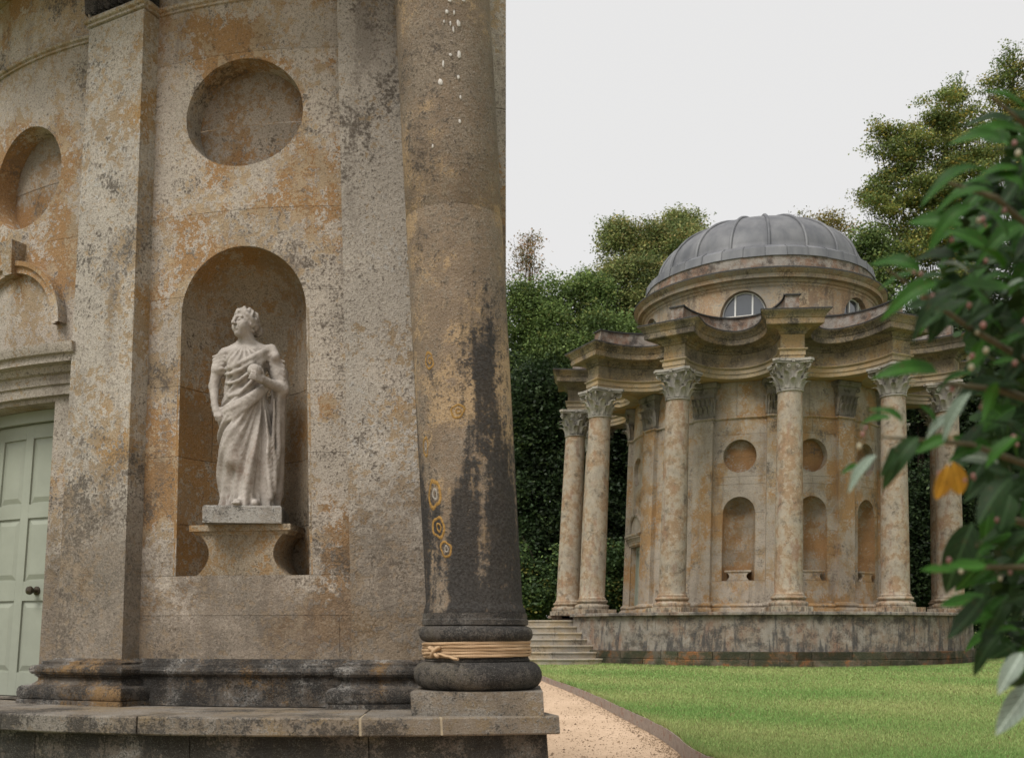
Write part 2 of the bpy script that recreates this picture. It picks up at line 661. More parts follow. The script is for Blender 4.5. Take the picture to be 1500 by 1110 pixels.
def pil_rings(W, a, levels, Rw=R, half=PW / 2, pd=PD):
    """rectangular pilaster plan swept up through (offset, z) levels"""
    ca, sa = math.cos(a), math.sin(a)
    V = []
    for o, z in levels:
        for u, r in ((-half - o, Rw - .05), (-half - o, Rw + pd + o), (half + o, Rw + pd + o), (half + o, Rw - .05)):
            V.append((r * sa + u * ca, -r * ca + u * sa, z))
    F = []
    m = len(levels)
    for k in range(m - 1):
        for i in range(3):
            F.append((k * 4 + i, k * 4 + i + 1, k * 4 + 4 + i + 1, k * 4 + 4 + i))
    F.append(tuple(4 * (m - 1) + i for i in range(4)))
    F.append((3, 2, 1, 0))
    return W(np.array(V)), F

def attic(zb, h, o):
    """attic base profile as (offset, z), from the foot up"""
    P = [(o, zb), (o, zb + .10 * h)]
    for i in range(7):
        t = -math.pi / 2 + math.pi * i / 6
        P.append((o * (.86 + .14 * math.cos(t)), zb + h * (.25 + .15 * math.sin(t))))
    P.append((o * .62, zb + .42 * h)); P.append((o * .5, zb + .47 * h))
    for i in range(4):
        t = math.pi * i / 3
        P.append((o * (.5 - .1 * math.sin(t)), zb + h * (.47 + .13 * i / 3)))
    P.append((o * .55, zb + .61 * h))
    for i in range(6):
        t = -math.pi / 2 + math.pi * i / 5
        P.append((o * (.5 + .2 * math.cos(t)), zb + h * (.74 + .11 * math.sin(t))))
    P.append((o * .36, zb + .87 * h)); P.append((o * .36, zb + .92 * h)); P.append((o * .1, zb + .96 * h)); P.append((0.0, zb + h))
    return P

def acanthus(r0, z0, h, w, curl, nz=7):
    """one lobed leaf standing on a bell, in (across, out, up)"""
    V = []; F = []
    for j in range(nz + 1):
        t = j / nz
        if t < .72:
            zz = z0 + h * t / .72 * .92
            out = .012 + .035 * (t / .72) ** 2
        else:
            s = (t - .72) / .28 * 2.5
            zz = z0 + h * .92 + curl * .55 * math.sin(s)
            out = .047 + curl * (1 - math.cos(s)) * .62
        ww = w * (.78 + .34 * math.sin(math.pi * min(1, t * 1.05))) * (1 if t < .8 else 1.0 - .55 * (t - .8) / .2)
        lob = 1.0 if j % 2 else .80
        for x, bo in ((-1, -.012), (-.5, .012), (0, .0), (.5, .012), (1, -.012)):
            V.append((x * ww / 2 * (lob if abs(x) == 1 else 1), r0 + out + bo * (1 + .5 * t), zz))
    for j in range(nz):
        for i in range(4):
            F.append((j * 5 + i, j * 5 + i + 1, (j + 1) * 5 + i + 1, (j + 1) * 5 + i))
    return V, F

def scroll(px_, py_, pz, dirx, diry, size, n=22):
    """volute: a tapered spiral tube in the vertical plane through (dirx, diry)"""
    pts = []; rad = []
    for i in range(n):
        t = i / (n - 1)
        a = -math.pi * .9 + t * math.pi * 3.3
        rr = size * (1 - .8 * t)
        pts.append((px_ + dirx * rr * math.cos(a), py_ + diry * rr * math.cos(a), pz - rr * math.sin(a)))
        rad.append(size * .3 * (1 - .45 * t))
    return tube(pts, rad, 6)

def capital_geo(rt, h):
    """corinthian capital of height h on a shaft of radius rt, local at the shaft axis, z from 0"""
    G = Geo()
    prof = [(rt * 1.0, 0), (rt * 1.10, .01 * h), (rt * 1.10, .045 * h), (rt * .98, .055 * h), (rt * .98, .4 * h), (rt * 1.04, .65 * h), (rt * 1.22, .82 * h), (rt * 1.3, .86 * h)]
    G.add(*lathe(prof, 32))
    for row, (nl, z0, hh, off, cu) in enumerate(((8, .06 * h, .30 * h, 0, .05), (8, .08 * h, .50 * h, .5, .06))):
        V, F = acanthus(rt * .95, z0, hh, rt * .72, cu * h / .75 * 1.3)
        for k in range(nl):
            a = 2 * math.pi * (k + off) / nl
            s, c = math.sin(a), math.cos(a)
            G.add([(x * c + (rt * .95 + (y - rt * .95) * 1.7) * s, x * s - (rt * .95 + (y - rt * .95) * 1.7) * c, z) for x, y, z in V], F)
    for k in range(4):               # corner leaves, volutes and horns
        a = math.pi / 4 + k * math.pi / 2
        s, c = math.sin(a), -math.cos(a)
        V, F = acanthus(rt * 1.02, .50 * h, .26 * h, rt * .45, .06 * h / .75 * 1.5)
        cc, ss = math.cos(a), math.sin(a)
        G.add([(x * cc + y * ss, x * ss - y * cc, z) for x, y, z in V], F)
        G.add(*scroll(s * rt * 1.52, c * rt * 1.52, .77 * h, s, c, rt * .24))
        for e in (-1, 1):            # inner helices
            a2 = a + e * .52
            s2, c2 = math.sin(a2), -math.cos(a2)
            tx, ty = math.cos(a + e * math.pi / 4), math.sin(a + e * math.pi / 4)
            G.add(*scroll(s2 * rt * 1.24, c2 * rt * 1.24, .75 * h, -e * tx, -e * ty, rt * .15, 16))
    # abacus with hollow sides
    for z0, z1, q in ((.86 * h, .915 * h, .94), (.92 * h, 1.0 * h, 1.0)):
        loop = []
        for k in range(4):
            a0 = -math.pi / 4 + k * math.pi / 2
            for i in range(10):
                t = i / 10
                if i == 0:
                    continue
                u = -1 + 2 * t
                d = rt * q * (1.24 + .34 * u * u)
                x, y = u * rt * q * 1.47, d
                aa = k * math.pi / 2
                loop.append((x * math.cos(aa) + y * math.sin(aa), x * math.sin(aa) - y * math.cos(aa)))
        m = len(loop)
        V = [(x, y, z0) for x, y in loop] + [(x, y, z1) for x, y in loop]
        F = [(i, (i + 1) % m, m + (i + 1) % m, m + i) for i in range(m)]
        F.append(tuple(range(m - 1, -1, -1))); F.append(tuple(range(m, 2 * m)))
        G.add(V, F)
    for k in range(4):               # fleurons
        a = k * math.pi / 2
        cx_, cy_ = math.sin(a) * rt * 1.27, -math.cos(a) * rt * 1.27
        for i in range(6):
            b = i * math.pi / 3
            tx, ty = math.cos(a), math.sin(a)
            p0 = np.array((cx_, cy_, .93 * h)); p1 = p0 + np.array((tx * math.cos(b), ty * math.cos(b), math.sin(b))) * rt * .17 + np.array((math.sin(a), -math.cos(a), 0)) * rt * .06
            G.add(*tube([p0, (p0 + p1) / 2, p1], [rt * .05, rt * .065, rt * .03], 5))
    G.v = [(x * (1 + .17 * min(1, max(0, z / h - .25) / .6)), y * (1 + .17 * min(1, max(0, z / h - .25) / .6)), z) for x, y, z in G.v]
    return G

def place_geo(G, W, a, r, z, turn=0.0):
    """put a local geometry at polar place (r, a), turned to face outwards"""
    V = G.arr()
    t = a + turn
    x = V[:, 0] * math.cos(t) - V[:, 1] * math.sin(t)
    y = V[:, 0] * math.sin(t) + V[:, 1] * math.cos(t)
    P = np.stack([x + r * math.sin(a), y - r * math.cos(a), V[:, 2] + z], 1)
    return W(P)

def pil_capital(W, a, z, h, Rw=R, half=PW / 2, pd=PD):
    G = Geo()
    # flaring bell
    lev = [(0, 0), (0, .5 * h), (.03, .72 * h), (.07, .84 * h), (.12, .86 * h), (.14, .93 * h), (.14, h)]
    V = []
    for o, zz in lev:
        for u, rr in ((-half - o, -.04), (-half - o, pd + o), (half + o, pd + o), (half + o, -.04)):
            V.append((u, -rr, zz))
    F = []
    for k in range(len(lev) - 1):
        for i in range(3):
            F.append((k * 4 + i, k * 4 + i + 1, k * 4 + 5 + i, k * 4 + 4 + i))
    F.append(tuple(4 * (len(lev) - 1) + i for i in range(4)))
    G.add(V, F)
    for nl, z0, hh, xs in ((4, .03 * h, .3 * h, (-.75, -.25, .25, .75)), (3, .05 * h, .52 * h, (-.98, -.5, 0, .5, .98))):
        V, F = acanthus(pd - .01, z0, hh, half * .52, .075 * h)
        for x0 in xs:
            G.add([(x + x0 * half, -(pd + (y - pd) * 1.9), zz) for x, y, zz in V], F)
    for e in (-1, 1):
        V, F = acanthus(half - .01, .04 * h, .5 * h, pd * .8, .07 * h)
        G.add([(e * y, -(pd * .5) + e * x, zz) for x, y, zz in V], F)
        G.add(*scroll(e * (half + .07), -(pd + .07), .77 * h, e * .75, -.66, .065))
        G.add(*scroll(e * half * .28, -(pd + .05), .74 * h, -e, 0, .045, 16))
    G.add(*tube([(0, -pd - .10, .93 * h), (0, -pd - .17, .93 * h)], [.05, .02], 6))
    V = G.arr()
    x = V[:, 0] * math.cos(a) - V[:, 1] * math.sin(a)
    y = V[:, 0] * math.sin(a) + V[:, 1] * math.cos(a)
    P = np.stack([x + Rw * math.sin(a), y - Rw * math.cos(a), V[:, 2] + z], 1)
    return W(P), G.f

def shaft_profile(rb, rt, z0, z1, n=14):
    P = []
    for i in range(n + 1):
        t = i / n
        r = rb + (rt - rb) * (t ** 1.7)
        if i == 0: P.append((rb * 1.10, z0)); P.append((rb * 1.10, z0 + .03)); P.append((rb * 1.02, z0 + .055))
        P.append((r, z0 + .07 + (z1 - z0 - .07) * t))
    return P

def door_bay(parent, W, aC, Rw, hw, zt, mats, u_edge, spring, arad):
    """painted panelled door in its reveal, curved cornice and blind arch with a keystone above"""
    M, green, dark, brass = mats
    def slab(name, us, zs_, ds, mat, par=parent, nu=8):
        """curved box in (u, z, depth)"""
        U = np.linspace(us[0], us[1], nu)
        q = []
        for u in U:
            for z, d in ((zs_[0], ds[1]), (zs_[0], ds[0]), (zs_[1], ds[0]), (zs_[1], ds[1])):
                q.append((u, z, d))
        F = []
        for i in range(nu - 1):
            for j in range(4):
                k = (j + 1) % 4
                F.append((i * 4 + j, (i + 1) * 4 + j, (i + 1) * 4 + k, i * 4 + k))
        F.append((3, 2, 1, 0)); F.append(tuple(4 * (nu - 1) + j for j in range(4)))
        return obj(name, bend(W, aC, Rw, q), F, mat, par, 30)
    dp = .16
    # reveal jambs and head are the stone thickness
    slab('door_jamb', (-hw - .03, -hw), (0, zt + .03), (.005, .5), M)
    slab('door_jamb', (hw, hw + .03), (0, zt + .03), (.005, .5), M)
    slab('door_head', (-hw, hw), (zt, zt + .03), (.005, .5), M)
    fr = slab('door_frame', (hw - .065, hw - .002), (.0, zt - .003), (dp, dp + .12), green, nu=3)
    slab('door_frame', (-hw + .002, -hw + .065), (.0, zt - .003), (dp, dp + .12), green, nu=3)
    slab('door_frame', (-hw + .066, hw - .066), (zt - .085, zt - .003), (dp, dp + .12), green, nu=5)
    d0 = dp + .055
    door = slab('door', (-hw + .068, hw - .068), (.01, zt - .088), (d0, d0 + .05), green)
    # stiles and rails standing proud round six sunk, fielded panels
    x0, x1 = -hw + .07, hw - .07
    st = .085
    rails = [(.012, .18), (.70, .84), (1.30, 1.40), (zt - .19, zt - .09)]
    rails = [(a, b) for a, b in rails if b < zt]
    f = d0 - .014
    for u0_, u1_ in ((x0, x0 + st), (-st * .5, st * .5), (x1 - st, x1)):
        slab('stile', (u0_, u1_), (.012, zt - .09), (f, d0 + .01), green, door, 3)
    cells = []
    for u0_, u1_ in ((x0 + st + .001, -st * .5 - .001), (st * .5 + .001, x1 - st - .001)):
        for a, b in rails:
            slab('rail', (u0_, u1_), (a, b), (f, d0 + .01), green, door, 3)
        for k in range(len(rails) - 1):
            cells.append((u0_, u1_, rails[k][1], rails[k + 1][0]))
    for u0_, u1_, a, b in cells:
        e, e2 = .012, .05
        q = []
        for i_, dd in ((e, d0 - .001), (e2, d0 - .012), (e2 + .006, d0 - .012)):
            q += [(u0_ + i_, a + i_, dd), (u1_ - i_, a + i_, dd), (u1_ - i_, b - i_, dd), (u0_ + i_, b - i_, dd)]
        F = [(k * 4 + i, k * 4 + (i + 1) % 4, k * 4 + 4 + (i + 1) % 4, k * 4 + 4 + i) for k in range(2) for i in range(4)]
        F.append((8, 9, 10, 11))
        obj('door_panel', bend(W, aC, Rw, q), F, green, door)
    # knob with its rose, turned along the depth axis
    ku, kz = x1 - st - .12, .77
    prof = [(.0, 0), (.032, 0), (.032, .008), (.013, .014), (.011, .035), (.024, .045), (.032, .06), (.028, .075), (.0, .082)]
    q = []; n = 16
    for r_, y_ in prof:
        for i in range(n):
            t = 2 * math.pi * i / n
            q.append((ku + r_ * math.cos(t), kz + r_ * math.sin(t), f - y_))
    F = [(j * n + i, j * n + (i + 1) % n, (j + 1) * n + (i + 1) % n, (j + 1) * n + i) for j in range(len(prof) - 1) for i in range(n)]
    obj('door_knob', bend(W, aC, Rw, q), F, brass, door, 50)
    # curved cornice over the head
    zc = zt + .03
    prof = [(0, zc), (-.035, zc + .005), (-.035, zc + .07), (-.05, zc + .075), (-.05, zc + .14), (-.075, zc + .15), (-.09, zc + .19), (-.14, zc + .20), (-.14, zc + .245), (-.165, zc + .255), (-.18, zc + .30), (-.18, zc + .32), (0, zc + .335)]
    U = np.linspace(-u_edge, u_edge, 17)
    q = [(u, z, d) for u in U for d, z in prof]
    F = grid_faces(len(U), len(prof)) + [tuple(range(len(prof)))[::-1], tuple((len(U) - 1) * len(prof) + i for i in range(len(prof)))]
    obj('door_cornice', bend(W, aC, Rw, q), F, M, parent, 25)
    # blind arch
    prof = [(arad, 0), (arad, .05), (arad + .045, .05), (arad + .05, .07), (arad + .085, .075), (arad + .09, .0)]
    n = 24
    q = []
    for i in range(n + 1):
        t = math.pi * i / n
        for r_, o in prof:
            q.append((r_ * math.cos(t), spring + r_ * math.sin(t) * .92, -o))
    obj('blind_arch', bend(W, aC, Rw, q), grid_faces(n + 1, len(prof), flip=True), M, parent, 25)
    kz0, kz1 = spring + arad * .88, spring + arad * .92 + .21
    q = [(-.045, kz0, .01), (.045, kz0, .01), (.07, kz1, .01), (-.07, kz1, .01), (-.045, kz0, -.085), (.045, kz0, -.085), (.07, kz1, -.12), (-.07, kz1, -.12)]
    obj('keystone', bend(W, aC, Rw, q), [(4, 5, 6, 7), (0, 4, 7, 3), (5, 1, 2, 6), (7, 6, 2, 3), (0, 1, 5, 4)], M, parent)
    return door

# ------------------------------------------------------------------ stone sorts
S_FAR = stone('limestone_far', tan=(.34, .255, .16), ochre=(.285, .165, .068), grey=(.44, .39, .325), k=1.0, g=.54, o=.52, d=.5, streak=.35, black=(.09, .07, .052), rust=.2, tintvar=.06)
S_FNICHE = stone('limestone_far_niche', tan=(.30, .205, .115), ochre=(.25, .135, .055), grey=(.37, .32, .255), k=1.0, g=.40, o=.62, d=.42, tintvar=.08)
S_FDISC = stone('limestone_far_disc', tan=(.26, .17, .09), ochre=(.225, .118, .048), grey=(.36, .31, .25), k=1.2, g=.30, o=.75, d=.42, tintvar=.06)
S_FCOL = stone('limestone_column', tan=(.34, .265, .18), ochre=(.225, .145, .085), grey=(.42, .37, .30), dark=(.10, .075, .055), k=3.0, g=.50, o=.46, d=.56, rust=.7, streak=.65, streak_z=(1.6, 3.1), tintvar=.08)
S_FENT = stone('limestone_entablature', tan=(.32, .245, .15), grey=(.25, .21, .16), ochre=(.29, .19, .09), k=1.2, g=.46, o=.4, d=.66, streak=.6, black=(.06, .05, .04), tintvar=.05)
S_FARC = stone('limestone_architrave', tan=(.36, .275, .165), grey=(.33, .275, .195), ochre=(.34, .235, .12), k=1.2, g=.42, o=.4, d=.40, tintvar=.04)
S_FCOR = stone('limestone_cornice', tan=(.25, .195, .125), grey=(.19, .16, .12), ochre=(.23, .155, .08), dark=(.05, .042, .034), k=1.4, g=.48, o=.4, d=.85, streak=.6, black=(.045, .038, .031), tintvar=.04)  # darker colour holds weathering stains plus painted shade of the overhanging mouldings
S_FSOF = stone('limestone_soffit', tan=(.38, .26, .13), ochre=(.38, .225, .09), grey=(.34, .26, .16), k=1.0, g=.3, o=.6, d=.2, tintvar=.05)
S_FCAP = stone('limestone_capital', tan=(.34, .31, .265), ochre=(.28, .235, .18), grey=(.42, .39, .35), dark=(.06, .055, .05), k=2.0, g=.6, o=.2, d=.6, tintvar=.06)
S_FPCAP = stone('limestone_pilaster_capital', tan=(.22, .195, .16), ochre=(.2, .155, .11), grey=(.29, .265, .23), dark=(.05, .045, .04), k=2.0, g=.5, o=.3, d=.7, tintvar=.06)
S_FPOD = stone('limestone_podium', tan=(.22, .178, .138), ochre=(.165, .11, .075), grey=(.35, .315, .27), dark=(.05, .044, .039), k=2.0, g=.50, o=.3, d=.85, rust=.6, streak=.85, streak_z=(-.2, 3.9), black=(.035, .034, .034), tintvar=.12)
S_FMOSS = stone('mossy_course', tan=(.10, .072, .048), ochre=(.19, .072, .022), grey=(.13, .12, .09), dark=(.024, .030, .014), k=1.8, g=.38, o=.40, d=1.25, tintvar=.4)
S_FDRUM = stone('limestone_drum', tan=(.37, .29, .20), ochre=(.30, .195, .115), grey=(.36, .325, .28), k=1.1, g=.42, o=.42, d=.55, rust=.25, streak=.55, streak_z=(9.0, 13.0), black=(.09, .065, .05), tintvar=.04)
S_FPAR = stone('lichened_parapet', tan=(.24, .19, .15), ochre=(.17, .10, .065), grey=(.36, .33, .295), dark=(.05, .04, .035), k=2.4, g=.5, o=.4, d=.8, rust=.6, tintvar=.06)
S_STEP = stone('limestone_step', tan=(.36, .30, .22), ochre=(.30, .235, .15), grey=(.39, .355, .305), k=1.6, g=.45, o=.3, d=.5, tintvar=.08)

def lead_mat():
    T = NT('sheet_lead')
    n = T.noise(2.2, 6, .6, vec=T.mapped((1, 1, .35)))
    f = T.noise(30, 5, .6)
    c = T.mix(T.ramp(n, .35, .66), (.085, .088, .097), (.16, .16, .165))
    c = T.mix(T.ramp(f, .55, .7, 0, .4), c, (.10, .10, .11))
    h = T.n('ShaderNodeHueSaturation')
    T.l(T.ramp(T.objrand(), 0, 1, .84, 1.14), h.inputs['Value']); T.l(c, h.inputs['Color'])
    return T.finish(h.outputs[0], .55, f, .12, .006, spec=.4)
LEAD = lead_mat()
LEADD = plain('dark_lead', (.055, .053, .052), .7, .2, .3, 9)

def glass_mat():
    T = NT('window_glass')
    p = T.n('ShaderNodeBsdfPrincipled')
    p.inputs['Base Color'].default_value = (.035, .042, .05, 1)
    p.inputs['Roughness'].default_value = .12
    p.inputs['Specular IOR Level'].default_value = .9
    p.inputs['IOR'].default_value = 1.7
    T.l(p.outputs[0], T.out.inputs['Surface'])
    return T.m
GLASS = glass_mat()
WHITEP = plain('white_paint', (.62, .61, .58), .5, .3, .06, 40)
GREEN = plain('sage_green_paint', (.265, .28, .225), .45, .3, .09, 3.5, .05)
BRASS = plain('dark_brass', (.06, .045, .03), .35, .5, .4, 60, .1, .6)

# ------------------------------------------------------------------ the far temple
AX, AY, FZ = 7.2, 30.6, 2.09
def WF(v):
    v = np.asarray(v, float)
    s = 1 - .006 * v[:, 2]
    return np.stack([AX + .014 * v[:, 2] + v[:, 0] * s, AY + v[:, 1] * s, FZ + v[:, 2]], 1)

A0 = -94.5 * D2R
CA = [A0 + i * 30 * D2R for i in range(12)]
TEMPLE = root('rotunda_temple', 'whole domed round limestone temple on a podium above the lawn, ringed by columns', 'temple', (AX, AY, FZ - 1.36))

# podium ----------------------------------------------------------
G0, G1 = -91.5 * D2R, -66.5 * D2R          # gap for the stair
PB = -1.36
V, F = lathe([(3.0, -.015), (5.70, -.015)], 72)
podium = obj('podium', WF(V), F, S_STEP, TEMPLE, 30)
span = 2 * math.pi - (G1 - G0)
def ring_blocks(name, r0, r1, z0, z1, nblk, mat, parent, bevel=0.0, jit=0.0, gap=.004, zj=0.0, nseg=5):
    c = [i / nblk for i in range(nblk + 1)]
    for i in range(1, nblk):
        c[i] += rnd.uniform(-jit, jit) / nblk
    for i in range(nblk):
        a0 = G1 + span * c[i] + gap / r1 / 2; a1 = G1 + span * c[i + 1] - gap / r1 / 2
        am = (a0 + a1) / 2
        if 95 < (am / D2R) % 360 < 235: continue         # far side, never seen
        dr = rnd.uniform(-zj, zj)
        V, F = sector_block(r0, r1 + dr, z0, z1, a0, a1, nseg, bevel)
        obj(name, WF(V), F, mat, parent, 30)
ring_blocks('coping_stone', 5.70, 6.12, -.085, 0.0, 30, S_FPOD, podium, .012, .15, .008, .006)
ring_blocks('podium_slab', 5.60, 6.0, -.97, -.087, 22, S_FPOD, podium, .004, .2, .003, .004)
ring_blocks('base_stone', 5.60, 6.08, -1.17, -.972, 44, S_FMOSS, podium, .014, .35, .012, .018, 4)
ring_blocks('base_stone', 5.60, 6.09, -1.50, -1.172, 34, S_FMOSS, podium, .014, .35, .012, .018, 4)
V, F = lathe([(5.59, -1.5), (5.59, -.02)], 64, G1, G0 + 2 * math.pi)
obj('podium_core', WF(V), F, S_FPOD, podium)
for a, sgn in ((G1, 1), (G0, -1)):     # faces of the podium towards the stair
    V = [pol(3.9, a, -1.5), pol(5.99, a, -1.5), pol(5.99, a, -.09), pol(3.9, a, -.09)]
    obj('podium_cheek', WF(np.array(V)), [(0, 1, 2, 3)[::sgn]], S_FPOD, podium)

# stair: rounded steps spreading from the opening
SA = -79.0 * D2R
scx, scy = 6.05 * math.sin(SA), -6.05 * math.cos(SA)
nst = 8
for i in range(nst):
    zt = -(i + 1) * .17 + .0
    rr = 1.30 + i * .262
    nose = .028
    prof = [(0, zt), (rr - .012, zt), (rr, zt - .010), (rr, zt - .035), (rr - nose, zt - .05), (rr - nose - .012, zt - .17), (0, zt - .17)]
    cuts = np.linspace(-160, 130, 5) + (12 if i % 2 else -8)
    st = None
    for k in range(4):
        a0, a1 = cuts[k] * D2R + .002, cuts[k + 1] * D2R - .002
        V, F = lathe(prof, 16, a0, a1, scx, scy)
        m = len(prof)
        F = F + [tuple(range(m))[::-1], tuple(15 * m + j for j in range(m))]
        o = obj('step' if st is None else 'step_stone', WF(V), F, S_STEP, TEMPLE if st is None else st, 30)
        if st is None: st = o
    V, F = lathe(prof, 20, cuts[-1] * D2R + .002, cuts[0] * D2R + 2 * math.pi - .002, scx, scy)
    obj('step_stone', WF(V), F, S_STEP, st, 30)

# cella -----------------------------------------------------------
ZS = 5.18            # string course under the capitals
ZC = 6.15            # ceiling / top of the columns
V, F = lathe([(R + .03, .0), (R + .075, .0), (R + .075, .13), (R + .06, .16), (R + .085, .19), (R + .075, .225), (R + .03, .24), (R, .262)], 96)
cella = obj('cella_wall', WF(V), F, S_FAR, TEMPLE, 30)
V, F = lathe([(R, ZS - .03), (R + .02, ZS - .025), (R + .045, ZS), (R + .045, ZS + .025), (R, ZS + .04)], 96)
obj('string_course', WF(V), F, S_FAR, cella, 30)
ub = R * 15 * D2R - .2
FN = dict(w=.43, zb=.865, zs=2.66, rise=.43)
for i in range(12):
    a = CA[i] + 15 * D2R
    deg = ((a / D2R + 180) % 360) - 180
    if abs(deg) > 85:
        wall_stones('wall_stone', cella, WF, a, R, -1.0, 1.0, .24, ZC, [], [3.3], lambda c: [], S_FAR, .3)
        continue
    L = ellipse_loop(4.17, .42, .41, 36) if deg < -70 else ellipse_loop(4.17, .45, .44, 40)
    if deg < -70:
        H = [L, arch_loop(.46, .02, 2.0, .001, 2)]
        wall_stones('wall_stone', cella, WF, a, R, -1.0, 1.0, .0, ZC, H, [3.3, ZS], lambda c: [], S_FAR, .2)
        roundel(cella, WF, a, R, 4.17, .42, .41, .12, S_FAR)
        door_bay(cella, WF, a, R, .46, 2.0, (S_FAR, GREEN, S_FAR, BRASS), .72, 2.42, .5)
        continue
    H = [L, arch_loop(FN['w'], FN['zb'], FN['zs'], FN['rise'])]
    cs = [.86, 1.55, 2.2, 2.66, 3.42, 3.62, 4.75, ZS]
    wall_stones('wall_stone', cella, WF, a, R, -1.0, 1.0, .24, ZC, H, cs, lambda c: ([0.0] if c in (5, 7) else [-.1] if c == 8 else [.3] if c == 0 else []), S_FAR, .2, .003)
    roundel(cella, WF, a, R, 4.17, .45, .44, .20, S_FAR, disc=S_FDISC)
    niche(cella, WF, a, R, mat=S_FNICHE, courses=[1.14, 1.42, 1.71, 2.0, 2.3], **FN)
    pedestal(cella, WF, a, R, FN['zb'], 1.14, .66, S_FAR)
for i in range(12):
    a = CA[i]
    deg = ((a / D2R + 180) % 360) - 180
    V, F = pil_rings(WF, a, [(0, .2), (0, 1.6), (0, 3.3), (0, ZS)])
    p = obj('pilaster', V, F, S_FAR, TEMPLE)
    if abs(deg) > 110: continue
    V, F = pil_rings(WF, a, attic(.0, .30, .10)); obj('pilaster_base', V, F, S_FAR, p, 30)
    V, F = pil_rings(WF, a, [(0, ZS - .03), (.02, ZS - .025), (.045, ZS), (.045, ZS + .025), (0, ZS + .04)]); obj('astragal', V, F, S_FAR, p)
    V, F = pil_capital(WF, a, ZS + .04, ZC - ZS - .05); obj('pilaster_capital', V, F, S_FPCAP, p, 50)

# columns ---------------------------------------------------------
RB, RT, HB, HC = .345, .305, .42, .76
CAPG = capital_geo(RT, HC)
def column_at(a, r, par):
    z1 = ZC - HC
    G = Geo().add(*lathe(shaft_profile(RB, RT, HB - .02, z1 + .005), 36))
    c = obj('column', place_geo(G, WF, a, r, 0), G.f, S_FCOL, par, 40)
    pr = attic(.12, HB - .12, .13)
    G = Geo().add(*lathe([(RB + o, z) for o, z in pr], 36))
    h = RB + .15
    G.add(*box(-h, h, -h, h, .0, .12))
    obj('column_base', place_geo(G, WF, a, r, 0), G.f, S_FCOL, c, 30)
    obj('column_capital', place_geo(CAPG, WF, a, r, z1), CAPG.f, S_FCAP, c, 50)
    return c
for i in range(12):
    deg = ((CA[i] / D2R + 180) % 360) - 180
    a = CA[i]
    if i == 11: a += 2.5 * D2R
    column_at(a, RC, TEMPLE)

# scalloped entablature ------------------------------------------
def outline(off=0.0, bw=.30, rf=RC + .29, depth=1.62, nb=22):
    """plan of the wavy entablature: a block over each column, a deep hollow between"""
    pts = []
    for i in range(12):
        a = CA[i]
        ca, sa = math.cos(a), math.sin(a)
        for u in (-bw, bw):
            pts.append((rf * sa + u * ca, -rf * ca + u * sa))
        m = a + 15 * D2R
        cm, sm_ = math.cos(m), math.sin(m)
        # chord end in the frame of the bay
        x1, y1 = pts[-1]
        ux = x1 * cm + y1 * sm_          # across (negative side)
        rr = x1 * sm_ - y1 * cm          # out
        hw_ = abs(ux)
        for k in range(1, nb):
            t = math.pi * k / nb
            u = -hw_ * math.cos(t)
            q = rr - depth * math.sin(t) ** 1.15
            pts.append((q * sm_ + u * cm, -q * cm + u * sm_))
    P = np.array(pts)
    if off == 0: return P
    A = np.roll(P, 1, 0); B = np.roll(P, -1, 0)
    d1 = P - A; d2 = B - P
    n1 = np.stack([d1[:, 1], -d1[:, 0]], 1); n1 /= np.linalg.norm(n1, axis=1)[:, None]
    n2 = np.stack([d2[:, 1], -d2[:, 0]], 1); n2 /= np.linalg.norm(n2, axis=1)[:, None]
    n = n1 + n2; n /= np.linalg.norm(n, axis=1)[:, None]
    k = 1.0 / np.clip((n * n1).sum(1), .6, 1)
    return P + n * (off * k)[:, None]

def sweep(prof):
    loops = []
    for o, z in prof:
        P = outline(o)
        loops.append(np.column_stack([P, np.full(len(P), z)]))
    n = len(loops[0]); m = len(prof)
    V = np.stack(loops, 1).reshape(-1, 3)
    return V, grid_faces(n, m, True)

E0 = ZC
arch = [(-.30, E0), (0, E0), (0, E0 + .105), (.02, E0 + .11), (.02, E0 + .215), (.045, E0 + .23), (.065, E0 + .255), (.065, E0 + .275), (.0, E0 + .285)]
V, F = sweep(arch)
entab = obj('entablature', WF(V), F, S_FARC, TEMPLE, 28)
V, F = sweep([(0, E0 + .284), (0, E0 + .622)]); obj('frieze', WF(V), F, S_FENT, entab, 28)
corn = [(0, E0 + .62), (.035, E0 + .64), (.05, E0 + .69), (.09, E0 + .705), (.12, E0 + .75), (.17, E0 + .775), (.34, E0 + .785), (.35, E0 + .80), (.35, E0 + .93), (.37, E0 + .945), (.385, E0 + .99), (.43, E0 + 1.05), (.475, E0 + 1.085), (.475, E0 + 1.115)]
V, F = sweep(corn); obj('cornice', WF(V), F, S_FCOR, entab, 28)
V, F = sweep([(.49, E0 + 1.112), (.49, E0 + 1.135), (-.16, E0 + 1.17)]); obj('cornice_flashing', WF(V), F, LEADD, entab, 30)
V, F = sweep([(-.10, E0 + 1.12), (-.10, E0 + 1.62), (-.34, E0 + 1.62), (-.34, E0 + 1.1)]); obj('parapet', WF(V), F, S_FPAR, entab, 30)
V, F = sweep([(-.36, E0 + 1.62), (-.06, E0 + 1.615), (-.055, E0 + 1.645), (-.2, E0 + 1.67), (-.36, E0 + 1.65)]); obj('parapet_capping', WF(V), F, LEADD, entab, 30)
